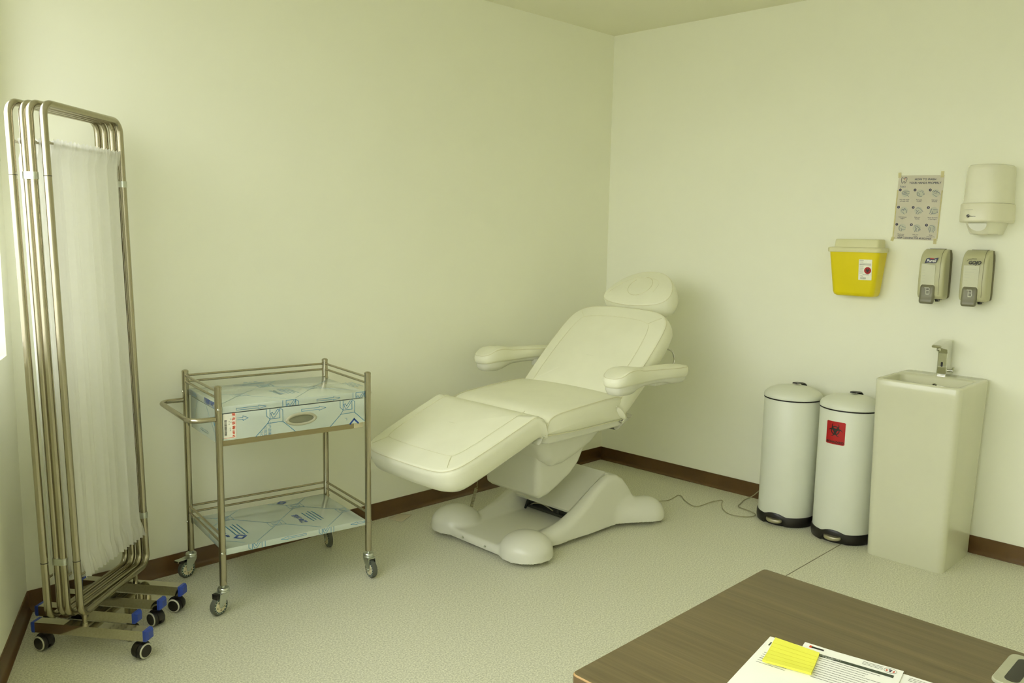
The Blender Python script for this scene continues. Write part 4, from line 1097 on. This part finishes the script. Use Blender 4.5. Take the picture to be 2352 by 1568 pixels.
biohazard(mb, Tc, .0145, 2, 1, .0012)
rnd = random.Random(8)
def tinytext(x0, x1, y, hgt, mi, T):
    x = x0
    while x < x1 - .001:
        e = min(rnd.uniform(.002, .006), x1 - x); mb.ribbon([(x, y), (x + e, y)], hgt, T, mi, .0008); x += e + .0012
mb.text('DANGER', .0048, -.0275, .0435, TLb, 3, .0008, align='LEFT', bold=.02)
tinytext(-.027, -.010, .036, .0011, 3, TLb); tinytext(-.026, .027, .029, .0014, 3, TLb); tinytext(-.026, .027, .024, .0022, 2, TLb)
for k in range(9): tinytext(-.026, -.008, .017 - k * .0045, .0011, 3, TLb)
mb.text('BIOHAZARD', .0050, .004, -.0235, TLb, 2, .0008, bold=.02); mb.text('STERILE', .0040, -.016, -.030, TLb, 2, .0008, bold=.03)
x = -.022
while x < .004: e = rnd.choice([.0005, .001]); mb.plate([(x, -.045), (x + e, -.045), (x + e, -.036), (x, -.036)], TLb, 3, .0008, .0002); x += e + .0008
obj('warning_label', mb, ['label_white', 'red_label', 'ink_black', 'ink_grey'], sc_, smooth=False, fix=False)

# soap dispensers
def soap(s, label, brand):
    t = wallthing('soap_dispenser', label, 'dispenser', s, 1.150, 'wall soap dispensers above the washbasin')
    hw = .0555
    def sec(d0, d1, k, zf, r=.014):   # cross-section at height
        return [(-p, y, zf) for p, y in [((d0 + d1) / 2 + q[0], q[1]) for q in rrect(d1 - d0, 2 * hw * k, min(r, (d1 - d0) * .45), 6)]]
    mb = MB()
    mb.loft([sec(.024, .085, .90, .010), sec(.020, .098, .97, .016), sec(.020, .104, 1., .030), sec(.020, .106, 1., .10), sec(.020, .102, .985, .165), sec(.020, .096, .97, .195), sec(.020, .085, .95, .213), sec(.020, .068, .93, .226), sec(.020, .045, .90, .234), sec(.022, .036, .86, .235)])
    obj('front_cover', mb, 'disp_body', t, sharp=55)
    mb = MB(); mb.loft([sec(0, .022, .90, .012, .006), sec(0, .022, .99, .018, .006), sec(0, .022, 1.015, .04, .006), sec(0, .022, 1.015, .19, .006), sec(0, .022, .98, .215, .006), sec(0, .022, .90, .233, .006)]); obj('back_plate', mb, 'disp_back', t, sharp=55)
    # fine vertical joint on the cover and a lip on top
    mb = MB(); jl = [(-.0225, -hw * .60, .236), (-.045, -hw * .62, .2355), (-.068, -hw * .63, .2275), (-.0855, -hw * .64, .2145), (-.0965, -hw * .645, .1965), (-.1025, -hw * .65, .166), (-.1063, -hw * .655, .10), (-.1045, -hw * .66, .03)]
    mb.tube(jl, .0007, 6); mb.box((-.030, 0, .2365), (.014, hw * 1.2, .002), 0); obj('cover_joint', mb, 'disp_back', t)
    Tp = TX((-.1062, .010, .118), (0, -1, 0), (-.02, 0, 1))
    mb = MB(); ww = .0315
    mb.plate([(-ww, -.055), (ww - .004, -.055), (ww - .004, .045), (-ww, .052)] if brand == 'P' else [(-ww, -.055), (ww - .002, -.055), (ww, .050), (-ww, .050)], Tp, 0, -.0005, .0009)
    for k in range(5):
        y = .034 - .0125 * k
        if brand == 'P':
            mb.ribbon([(-ww + .005, y - .012), (-ww + .016, y - .012)], .0013, Tp, 1, .0005)
        else: mb.ribbon([(-ww + .006, y), (-ww + .006 + .044 - .008 * k, y)], .0013, Tp, 1, .0005)
    obj('window', mb, ['disp_window', 'disp_line'], t, smooth=False)
    mb = MB(); Tg = TX((-.1035, .004, .183), (0, -1, 0), (.16, 0, 1))
    if brand == 'P':
        bn = [(-.027, -.012), (-.020, .010), (-.010, .0125), (.012, .0105), (.030, .0150), (.022, -.009), (.008, -.0105), (-.012, -.0085)]
        mb.plate(bn, Tg, 0, .0, .0010); mb.plate([(-.006, .008), (.012, .0075), (.012, .0112), (-.004, .0124)], Tg, 1, .001, .0003)
        mb.text('Purell', .0185, .001, -.0005, Tg, 2, .001, bold=.02, shear=.15, sx=.92)
    else:
        mb.text('GOJO', .0205, .004, -.003, Tg, 3, .0004, bold=.045, shear=.2, sx=.94)
        mb.ribbon([(-.028, .004), (-.020, .0115), (-.006, .0150), (.010, .0150)], .0016, Tg, 3, .0004)
    obj('brand_print', mb, ['navy', 'red_label', 'white_ink', 'ink_black'], t, smooth=False, fix=False)
    # push bar
    mb = MB(); po = .010
    def ps(z, d, k): return [(-.098 - d * (1 if i == 0 else 0), po, z) for i in ()]
    prof = [(.079, .006, .84), (.074, .012, .97), (.060, .016, 1.), (.030, .019, 1.), (.010, .024, 1.), (-.002, .027, .98), (-.008, .026, .92), (-.012, .020, .82)]
    rings = []
    for z, d, k in prof:
        rings.append([(-.094 - (q[0] + .015) * d / .03, po + q[1], z) for q in rrect(.03, .062 * k, .010, 5)])
    mb.loft(rings); pb = obj('push_bar', mb, 'pump', t, sharp=50)
    Te = TX((-.1135, po - .002, .047), (0, -1, 0), (-.12, 0, 1)); mb = MB()
    for (x0, x1, y0, y1) in ((-.011, -.003, .012, .016), (-.006, -.003, -.014, .016), (-.004, .008, .012, .016), (.008, .011, .002, .013), (-.004, .008, .000, .003), (.008, .011, -.013, 0), (-.006, .008, -.017, -.013)):
        mb.plate([(x0, y0), (x1, y0), (x1, y1), (x0, y1)], Te, 0, 0, .0016)
    obj('embossed_mark', mb, 'ring', pb, smooth=False)
    mb = MB(); mb.box((-.060, -hw * .42, .006), (.03, .012, .016), 0, None, .002); mb.box((-.05, -.01, .010), (.03, .05, .008), 0); obj('nozzle', mb, 'black', t)
    return t
soap(1.918, 'taupe wall soap dispenser with the navy logo banner, the one nearer the yellow container', 'P')
soap(2.093, 'taupe wall soap dispenser with plain black lettering, below the towel dispenser', 'G')

# paper towel dispenser
td_ = wallthing('towel_dispenser', 'white centre-pull paper towel dispenser with cloudy cover, above the soap dispensers', 'dispenser', 2.109, 1.455)
def dsec(hw, d, z, e=2.6, n=40):
    pts = []
    for k in range(n + 1):
        a = pi / 2 + pi * k / n; c = cos(a); s_ = sin(a)
        pts.append((d * np.sign(c) * abs(c) ** (2 / e), hw * np.sign(s_) * abs(s_) ** (2 / e), z))
    return pts + [(0, -hw, z), (0, hw, z)]
mb = MB(); mb.loft([dsec(.093, .190, .132), dsec(.0915, .187, .15), dsec(.0885, .180, .27), dsec(.0855, .174, .289), dsec(.078, .160, .296), dsec(.047, .10, .299)], T=None)
obj('cover', mb, 'cover', td_, sharp=60)
mb = MB(); mb.lathe([(.02, .135), (.072, .135), (.072, .285), (.022, .285), (.022, .135)], 40, 0, Matrix.Translation((-.092, 0, 0))); obj('towel_roll', mb, 'paper_roll', td_, sharp=50)
mb = MB(); mb.loft([dsec(.095, .198, .050), dsec(.0985, .205, .054), dsec(.0995, .206, .060), dsec(.098, .203, .126), dsec(.095, .199, .131), dsec(.085, .17, .131)])
Td = TX((-.2055, .030, .0), (0, -1, 0), (0, 0, 1))
mb.ribbon([(-.018, .103), (.014, .103)], .0012, Td, 1, -.002, th=.002)
band = obj('lower_band', mb, ['disp_white', 'disp_line'], td_, sharp=60)
mb = MB(); Tg = TX((-.2045, .032, .076), (0, -1, 0), (0, 0, 1))
el = [(.0068 * cos(2 * pi * k / 24), .0062 * sin(2 * pi * k / 24)) for k in range(24)]
mb.plate(el, Tg, 0, -.0005, .0014); mb.ribbon([(-.005, -.002), (-.001, -.0006), (.001, .0006), (.005, .002)], .0016, Tg, 1, .0009)
mb.text('Source', .0075, .019, -.0015, Tg, 0, .0005, bold=.01); obj('brand_print', mb, ['ink_black', 'disp_white'], band, smooth=False, fix=False)
mb = MB(); mb.loft([dsec(.058, .130, .0), dsec(.061, .138, .006), dsec(.075, .168, .046), dsec(.076, .170, .052)])
obj('funnel', mb, 'cover', td_, sharp=60)
mb = MB(); mb.lathe([(0, -.006), (.016, -.004), (.03, .008), (.052, .05), (0, .05)], 28, 0, Matrix.Translation((-.085, 0, 0))); obj('hanging_towel', mb, 'paper_roll', td_)
mb = MB(); Tq = TX((-.1555, .002, .026), (0, -1, 0), (-.80, 0, 1)); mb.plate([(.036 * cos(pi + pi * k / 16), .026 + .040 * sin(pi + pi * k / 16)) for k in range(17)], Tq, 0, -.001, .004); obj('towel_tip', mb, 'paper', td_, smooth=False)

# poster
po_ = wallthing('handwashing_poster', 'paper hand washing instruction poster taped to the wall', 'poster', 1.8055, 1.5745)
PW, PH = .200, .298
tilt = radians(-1.4)
Tp = WT(-.0012, 0, 0) @ Matrix.Rotation(tilt, 4, 'Z')
mb = MB(); mb.plate([(-PW / 2, -PH / 2), (PW / 2, -PH / 2), (PW / 2, PH / 2), (-PW / 2, PH / 2)], Tp, 0, 0, .0006)
def PX(u, v): return (u - .5) * PW, (.5 - v) * PH
zz = .0006
mb.text('HOW TO WASH', .0128, *PX(.60, .063), Tp, 2, zz, bold=.02, sx=.98); mb.text('YOUR HANDS PROPERLY', .0134, *PX(.60, .117), Tp, 2, zz, bold=.02, sx=.92)
mb.text('KEEP CLEANING FOR 40 SECONDS', .0113, *PX(.49, .975), Tp, 2, zz, bold=.02, sx=.86)
# clinic logo: tooth outline with a curl
lx, ly = PX(.125, .075)
tooth = curve_open([(lx - .002, ly + .009), (lx - .009, ly + .0125), (lx - .012, ly + .004), (lx - .009, ly - .010), (lx - .005, ly - .014), (lx - .001, ly - .006), (lx + .003, ly - .006), (lx + .005, ly - .014), (lx + .009, ly - .009), (lx + .013, ly + .004), (lx + .011, ly + .013), (lx + .004, ly + .013), (lx + .001, ly + .008)], 40)
mb.ribbon(tooth, .0017, Tp, 2, zz); mb.ribbon(curve_open([(lx + .006, ly + .001), (lx + .002, ly + .003), (lx + .004, ly + .008), (lx + .008, ly + .007)], 10), .0015, Tp, 4, zz)
mb.text('hayo', .0125, *PX(.115, .170), Tp, 1, zz, sx=1.1); mb.ribbon([PX(.05, .192), PX(.18, .192)], .0008, Tp, 1, zz)
steps = ['Wet with water\nand apply soap', 'Rub palm\nto palm', 'Rub back\nof hands', 'Rub between\nfingers', 'Rub your\nthumbs', 'Wash the backs\nof the fingers', 'Wash your\nfingernails', 'Rub your\nwrists', 'Rinse\nand wipe dry']
hand_lines = [[[(-.016, .004), (-.006, .010), (.008, .009), (.019, .006)], [(-.016, .004), (-.014, -.004), (-.004, -.002), (.010, -.004), (.018, .001)], [(-.012, -.005), (0, -.007), (.010, -.012), (.016, -.016)], [(-.008, .004), (0, .003), (.006, 0)]],
    [[(-.010, .005), (-.014, -.002), (-.012, -.010), (-.004, -.013), (.008, -.014)], [(-.008, .002), (-.002, -.005), (-.006, -.010)], [(-.004, .007), (.004, .011), (.014, .008)], [(.008, .003), (.015, 0), (.018, -.005), (.012, -.007)]],
    [[(-.016, .006), (-.010, .012), (-.006, .006), (-.001, .013), (.003, .006), (.007, .010)], [(.006, .006), (.016, .002), (.020, -.008)], [(-.012, -.004), (-.004, -.010), (.006, -.016)], [(-.010, .002), (.001, .0), (.005, .004)]],
    [[(-.012, -.002), (-.006, .006), (-.002, .002), (.001, .009), (.005, .003)], [(.004, .010), (.012, -.002), (.014, -.012)], [(-.010, -.006), (-.002, -.010), (.004, -.018)], [(-.004, -.002), (.002, .0)]],
    [[(-.010, .012), (0, .013), (.012, .004), (.020, -.004)], [(-.012, .004), (-.006, -.004), (-.010, -.016)], [(-.002, -.017), (.004, -.008), (.014, -.006)], [(-.006, -.004), (.002, .002)]],
    [[(-.010, .010), (-.014, -.004), (-.018, -.014)], [(-.004, .006), (.006, .006), (.018, .005)], [(-.006, -.002), (-.006, -.010), (-.012, -.018)], [(-.008, -.012), (.006, -.010), (.018, -.006), (.014, -.002)]],
    [[(-.006, .012), (-.012, .004), (-.012, -.008), (-.006, -.016)], [(-.002, .008), (.006, .004), (.016, .001)], [(-.004, -.004), (.004, -.008), (.016, -.007)], [(.0, -.008), (-.002, -.018)]],
    [[(-.010, .010), (.002, .008), (.010, .001), (.018, -.008)], [(-.008, .006), (-.004, -.004), (-.008, -.018)], [(.002, .002), (-.001, -.006), (0, -.018)], [(.008, -.017), (.010, -.006), (.016, -.012)]],
    [[(-.010, .013), (.002, .012), (.010, .008)], [(-.010, .008), (-.014, -.002), (-.010, -.010), (-.008, -.018)], [(.010, .006), (.014, -.004), (.008, -.012), (.008, -.019)], [(-.006, .006), (-.006, -.006), (-.002, -.014)], [(.005, .005), (.006, -.004), (.003, -.012)]]]
for i in range(9):
    r_, c_ = divmod(i, 3); u = (.19, .52, .855)[c_]; v = (.275, .545, .815)[r_]
    x, y = PX(u, v)
    cx_, cy_ = PX(u - .125, v - .050)
    mb.plate([(x + .018 * cos(2 * pi * k / 20), y + .018 * sin(2 * pi * k / 20)) for k in range(20)], Tp, 3, zz, .0001)
    mb.plate([(cx_ + .0062 * cos(2 * pi * k / 20), cy_ + .0062 * sin(2 * pi * k / 20)) for k in range(20)], Tp, 2, zz + .0001, .0003)
    mb.text(str(i + 1), .0075, cx_, cy_, Tp, 0, zz + .0004, bold=.02)
    for l in hand_lines[i]: mb.ribbon(curve_open([(x + a, y + b_) for a, b_ in l], 14), .0013, Tp, 1, zz + .0002)
    for q, line in enumerate(steps[i].split('\n')): mb.text(line, .0068, *PX(u - .01, v + .103 + q * .024), Tp, 2, zz, bold=.01)
ps = obj('poster_sheet', mb, ['poster', 'poster_blue', 'poster_navy', 'poster_sky', 'red_label'], po_, smooth=False, fix=False)
for (u, v, ro, l) in ((.02, -.005, .1, .024), (.955, -.012, .0, .028), (.0, 1.0, -.25, .02), (.95, 1.01, 0, .024)):
    mb = MB(); x, y = PX(u, v); mb.plate([(a, b_) for a, b_ in rrect(.014, l, .001, 2)], Tp @ Matrix.Translation((x, y, 0)) @ Matrix.Rotation(ro, 4, 'Z'), 0, .0008, .0002); obj('tape', mb, 'tape', po_, smooth=False)
for u in (.005, .985):
    mb = MB(); x, y = PX(u, .6); mb.plate([(a, b_) for a, b_ in rrect(.006, .22, .001, 2)], Tp @ Matrix.Translation((x, y, 0)), 0, .0007, .0002); obj('tape', mb, 'tape', po_, smooth=False)

# ------------------------------------------------------------------ desk
dk = thing('office_desk', 'brown wood-grain office desk with papers and a sticky note pad on top', 'desk', (-2.846, -3.10, 0))
x0, x1, y1, y0 = -3.154 + 2.846, -2.537 + 2.846, -2.505 + 3.10, -3.75 + 3.10
TH_ = .028; ZD = .73
mb = MB(); pl = rrect(x1 - x0 - .004, y1 - y0 - .004, .008, 4, (x0 + x1) / 2, (y0 + y1) / 2)
mb.prism(pl, ZD - .004, ZD); top_ = obj('desk_top', mb, 'wood', dk, smooth=False)
mb = MB(); A = np.array(rrect(x1 - x0, y1 - y0, .010, 4, (x0 + x1) / 2, (y0 + y1) / 2)); A0 = np.array(pl)
mb.loft([[(*p, ZD - TH_) for p in A0], [(*p, ZD - TH_ + .002) for p in A], [(*p, ZD - .0028) for p in A], [(*p, ZD - .0004) for p in inset(A, .0014)], [(*p, ZD - .0002) for p in A0], [(*p, ZD - .005) for p in A0]], mis=[0, 0, 1, 1, 1], cap1=False)
obj('edge_band', mb, ['edge_side', 'edge_band'], top_, sharp=50)
for yy in (y1 - .09, y0 + .09):
    for xx in (x0 + .05, x1 - .05):
        mb = MB(); mb.box((xx, yy, (ZD - TH_) / 2), (.045, .045, ZD - TH_), 0, None, .003); obj('leg', mb, 'desk_leg', dk, sharp=30)
    mb = MB(); mb.box(((x0 + x1) / 2, yy, ZD - TH_ - .02), (x1 - x0 - .145, .04, .038), 0, None, .002); obj('cross_rail', mb, 'desk_leg', dk, sharp=30)
# cable flap at the right
gx0, gx1 = -2.682 + 2.846, -2.560 + 2.846; gy1 = -2.975 + 3.10; gy0 = gy1 - .24
mb = MB(); O1 = rrect(gx1 - gx0, gy1 - gy0, .014, 5, (gx0 + gx1) / 2, (gy0 + gy1) / 2)
mb.loft([[(*p, ZD - .001) for p in O1], [(*p, ZD + .0035) for p in O1], [(*p, ZD + .005) for p in inset(O1, .0015)]]); fl = obj('cable_flap', mb, 'grommet', dk, sharp=40)
mb = MB(); mb.prism(rrect(.094, .022, .010, 5, (gx0 + gx1) / 2, gy1 - .026), ZD + .003, ZD + .0056); obj('brush_slot', mb, 'black', fl, smooth=False)

# papers
def sheet(name, label, cat, poly, z, mats, draw, nx=14, ny=14, curl=None, group=None):
    # poly: TL, TR, BR, BL corners in world xy
    P = [np.array(p) for p in poly]; ex_ = P[1] - P[0]; ey_ = P[0] - P[3]
    W_ = np.linalg.norm(ex_); H_ = np.linalg.norm(ey_)
    c = (P[0] + P[2]) / 2; T = TX((0, 0, 0), (*ex_, 0), (*ey_, 0))
    mb = MB(); V = []; F = []
    cz = curl or (lambda u, v: 0)
    for j in range(ny + 1):
        for k in range(nx + 1): u = k / nx; v = j / ny; V.append(((u - .5) * W_, (v - .5) * H_, cz(u, v)))
    for j in range(ny):
        for k in range(nx): q = j * (nx + 1) + k; F.append((q, q + 1, q + nx + 2, q + nx + 1))
    n0 = len(V); V += [(x, y, z_ - .0003) for x, y, z_ in V]; F += [tuple(n0 + i for i in f[::-1]) for f in F]
    mb.add(V, F)
    d = MB(); draw(d, W_, H_)
    d.v = [(x, y, z_ + .0002 + cz(x / W_ + .5, y / H_ + .5)) for x, y, z_ in d.v]
    mb.add(d.v, d.f, 0); mb.m[-len(d.f):] = d.m if d.f else []
    mb.v = [tuple(T @ Vector(v)) for v in mb.v]
    o = obj(name, mb, mats, smooth=False, fix=False); o.location = (c[0], c[1], z); return tag(o, label, cat, group)
rn = random.Random(21)
def dline(d, x0, x1, y, hgt, mi):
    x = x0
    while x < x1 - .001:
        e = min(rn.uniform(.003, .009), x1 - x); d.ribbon([(x, y), (x + e, y)], hgt, I4, mi); x += e + .0018
def draw_form(d, W, Hh):
    y = Hh / 2
    d.plate([(-W / 2 + .0, y - .034), (W / 2 - .010, y - .034), (W / 2 - .010, y - .0250), (-W / 2 + .0, y - .0250)], I4, 1, 0, .0001)
    d.text('سجل المرضى', .0055, -.030, y - .0275, I4, 0, .0001); d.text('Record', .0045, -.030, y - .0322, I4, 0, .0001)
    d.plate([(-W / 2 + .012, y - .007), (-W / 2 + .034, y - .007), (-W / 2 + .034, y - .0125), (-W / 2 + .012, y - .0125)], I4, 5, 0, .0001)
    d.plate([(-W / 2 + .010, y - .006), (-W / 2 + .014, y - .006), (-W / 2 + .014, y - .0128), (-W / 2 + .010, y - .0128)], I4, 4, 0, .0002)
    cx, cy = W / 2 - .018, y - .0125
    d.ribbon([(cx + .0095 * cos(2 * pi * k / 24), cy + .0085 * sin(2 * pi * k / 24)) for k in range(24)], .0005, I4, 2, 0, True)
    for s in (-1, 1): d.plate([(cx + s * .0035, cy - .004), (cx + s * .0065, cy - .003), (cx + s * .006, cy + .004), (cx + s * .0045, cy + .001)], I4, 4, 0, .0001)
    d.plate([(cx - .002, cy + .001), (cx + .002, cy + .001), (cx + .0006, cy - .005), (cx - .0006, cy - .005)], I4, 3, 0, .0001); d.plate([(cx - .003, cy + .002), (cx + .003, cy + .002), (cx + .002, cy + .0045), (cx - .002, cy + .0045)], I4, 3, 0, .0001)
    for k in range(3): dline(d, W / 2 - .060, W / 2 - .030, y - .007 - k * .0045, .0012, 2)
    for k in range(10):
        dline(d, -W / 2 + .02 + rn.uniform(0, .03), W / 2 - .02 - rn.uniform(0, .03), y - .040 - k * .0075, .0013, 2)
def draw_under(d, W, Hh):
    y = Hh / 2
    d.plate([(-W / 2 + .008, y - .034), (-W / 2 + .0105, y - .034), (-W / 2 + .0105, y - .020), (-W / 2 + .008, y - .020)], I4, 1, 0, .0001)
    for k in range(6): dline(d, -W / 2 + .012, -W / 2 + .07, y - .062 - k * .0075, .0012, 2)
    d.ribbon([(-W / 2 + .012, y - .083), (W / 2 - .01, y - .083)], .0006, I4, 2)
pm = ['paper', 'green_band', 'ink_grey', 'poster_navy', 'ink_red', 'ink_black']
def ext(TL, TR, L):   # extend a sheet toward the viewer's side of the desk
    e = np.array(TR) - np.array(TL); e = e / np.linalg.norm(e); n_ = np.array([e[1], -e[0]])
    if n_[0] > 0: n_ = -n_
    return np.array(TL) + n_ * L, np.array(TR) + n_ * L
TLc, TRc = (-2.762, -2.872), (-2.742, -3.020); bl_, br_ = ext(TLc, TRc, .21)
sheet('paper_form', 'white paper form partly covered by the sheet with the dark green heading band', 'paper', [TLc, TRc, br_, bl_], .7306, pm, lambda d, W, H_: [dline(d, -W / 2 + .012, W / 2 - .02, H_ / 2 - .008 - k * .005, .0012, 2) for k in range(3)], group=None)
TLc, TRc = (-2.807, -2.664), (-2.786, -2.802); bl_, br_ = ext(TLc, TRc, .21)
sheet('paper_form', 'plain white sheet lowest under the yellow sticky pad, its blank corner poking out', 'paper', [TLc, TRc, br_, bl_], .7312, pm, draw_under)
TLc, TRc = (-2.785, -2.717), (-2.756, -2.871); bl_, br_ = ext(TLc, TRc, .21)
sheet('paper_form', 'white paper form with dark green heading band and round crest on the desk', 'paper', [TLc, TRc, br_, bl_], .7320, pm, draw_form, curl=lambda u, v: .004 * max(0, v - .9) * 10 * max(0, .35 - u) + 0)
# sticky pad
SN = [(-2.812, -2.676), (-2.806, -2.753), (-2.886, -2.776), (-2.906, -2.702)]
mb = MB(); n_ = 10; lay = 5
c = np.mean(np.array(SN), 0)
for l in range(lay):
    V = []; F = []; sh_ = .0006 * l
    for j in range(n_ + 1):
        for k in range(3):
            v = j / n_; u = k / 2
            a = np.array(SN[0]) * (1 - u) + np.array(SN[1]) * u; b_ = np.array(SN[3]) * (1 - u) + np.array(SN[2]) * u
            ln = 1 - .012 * (lay - 1 - l) * .8; p = a * (1 - v * ln) + b_ * v * ln
            V.append((p[0] - c[0], p[1] - c[1], .0004 + l * .0007 + .006 * max(0, v - .45) ** 2 * (1 + .25 * l)))
    for j in range(n_):
        for k in range(2): q = j * 3 + k; F.append((q, q + 1, q + 4, q + 3))
    m0 = len(V); V += [(x, y, z - .0006) for x, y, z in V]; F += [tuple(m0 + i for i in f[::-1]) for f in F]
    bd = [0, 1, 2] + [3 * j + 2 for j in range(1, n_ + 1)] + [3 * n_ + 1, 3 * n_] + [3 * j for j in range(n_ - 1, 0, -1)]
    F += [(bd[i], bd[(i + 1) % len(bd)], m0 + bd[(i + 1) % len(bd)], m0 + bd[i]) for i in range(len(bd))]
    mb.add(V, F, 0)
# ruled lines on the top note
e1 = np.array(SN[1]) - np.array(SN[0])
for k in range(5):
    v = .22 + .15 * k
    def at_(u, v):
        a = np.array(SN[0]) * (1 - u) + np.array(SN[1]) * u; b_ = np.array(SN[3]) * (1 - u) + np.array(SN[2]) * u; p = a * (1 - v) + b_ * v
        return (p[0] - c[0], p[1] - c[1])
    zz = .0004 + (lay - 1) * .0007 + .006 * max(0, v - .45) ** 2 * (1 + .25 * (lay - 1)) + .0003
    a, b_ = at_(0.01, v), at_(.99, v); d_ = np.array(SN[3]) - np.array(SN[0]); d_ = d_ / np.linalg.norm(d_) * .0011
    mb.add([(a[0], a[1], zz), (b_[0], b_[1], zz), (b_[0] + d_[0], b_[1] + d_[1], zz), (a[0] + d_[0], a[1] + d_[1], zz)], [(0, 1, 2, 3)], 1)
o = obj('sticky_note_pad', mb, ['sticky', 'sticky_edge'], smooth=False, fix=False); o.location = (c[0], c[1], .7326)
tag(o, 'bright yellow ruled sticky note pad on top of the desk papers', 'sticky notes')

# ------------------------------------------------------------------ daylight
w = bpy.data.worlds.new('daylight'); SC.world = w; w.use_nodes = True
bg = w.node_tree.nodes['Background']; bg.inputs['Strength'].default_value = 3.9
wn = w.node_tree.nodes; wl = w.node_tree.links
wt = wn.new('ShaderNodeTexCoord'); wx = wn.new('ShaderNodeSeparateXYZ'); wr = wn.new('ShaderNodeValToRGB'); wm = wn.new('ShaderNodeMapRange')
wm.inputs['From Min'].default_value = -1; wm.inputs['From Max'].default_value = 1
wl.new(wt.outputs['Generated'], wx.inputs['Vector']); wl.new(wx.outputs['Z'], wm.inputs['Value']); wl.new(wm.outputs['Result'], wr.inputs['Fac'])
e = wr.color_ramp.elements; e[0].position = .47; e[0].color = (.50, .505, .44, 1); e[1].position = .53; e[1].color = (1.12, 1.15, 1.09, 1)
e2 = e.new(.85); e2.color = (1.35, 1.40, 1.36, 1)
wl.new(wr.outputs['Color'], bg.inputs['Color'])
pd = bpy.data.lights.new('window_daylight', 'AREA'); pd.shape = 'RECTANGLE'; pd.size = WS1 - WS0; pd.size_y = WZ1 - WZ0
pd.cycles.is_portal = True
po = bpy.data.objects.new('window_daylight', pd); COL.objects.link(po)
pc = CL + LW * ((WS0 + WS1) / 2) + LN * -.145; po.location = (pc.x, pc.y, (WZ0 + WZ1) / 2)
po.rotation_euler = LN.to_track_quat('-Z', 'Y').to_euler()

# ------------------------------------------------------------------ camera
cam = bpy.data.cameras.new('camera'); co = bpy.data.objects.new('camera', cam); COL.objects.link(co); SC.camera = co
cam.sensor_width = 36; cam.sensor_fit = 'HORIZONTAL'; cam.lens = 36 * 1899.2 / 2352; cam.clip_start = .02
yaw, pitch, roll = .7802, -.1302, .0183
f = Vector((sin(yaw) * cos(pitch), cos(yaw) * cos(pitch), sin(pitch))); rt = Vector((cos(yaw), -sin(yaw), 0)); up = rt.cross(f)
r2 = rt * cos(roll) + up * sin(roll); u2 = -rt * sin(roll) + up * cos(roll)
mt = Matrix(((r2.x, u2.x, -f.x, -4.0986), (r2.y, u2.y, -f.y, -3.3128), (r2.z, u2.z, -f.z, 1.4226), (0, 0, 0, 1)))
co.matrix_world = mt
SC.view_settings.view_transform = 'Standard'; SC.view_settings.look = 'None'; SC.view_settings.gamma = 1; SC.view_settings.use_curve_mapping = False
SC.view_settings.exposure = 0.0
SC.cycles.max_bounces = 16; SC.cycles.diffuse_bounces = 10; SC.cycles.transmission_bounces = 8; SC.cycles.transparent_max_bounces = 8
SC.cycles.use_denoising = True; SC.cycles.sample_clamp_indirect = 10
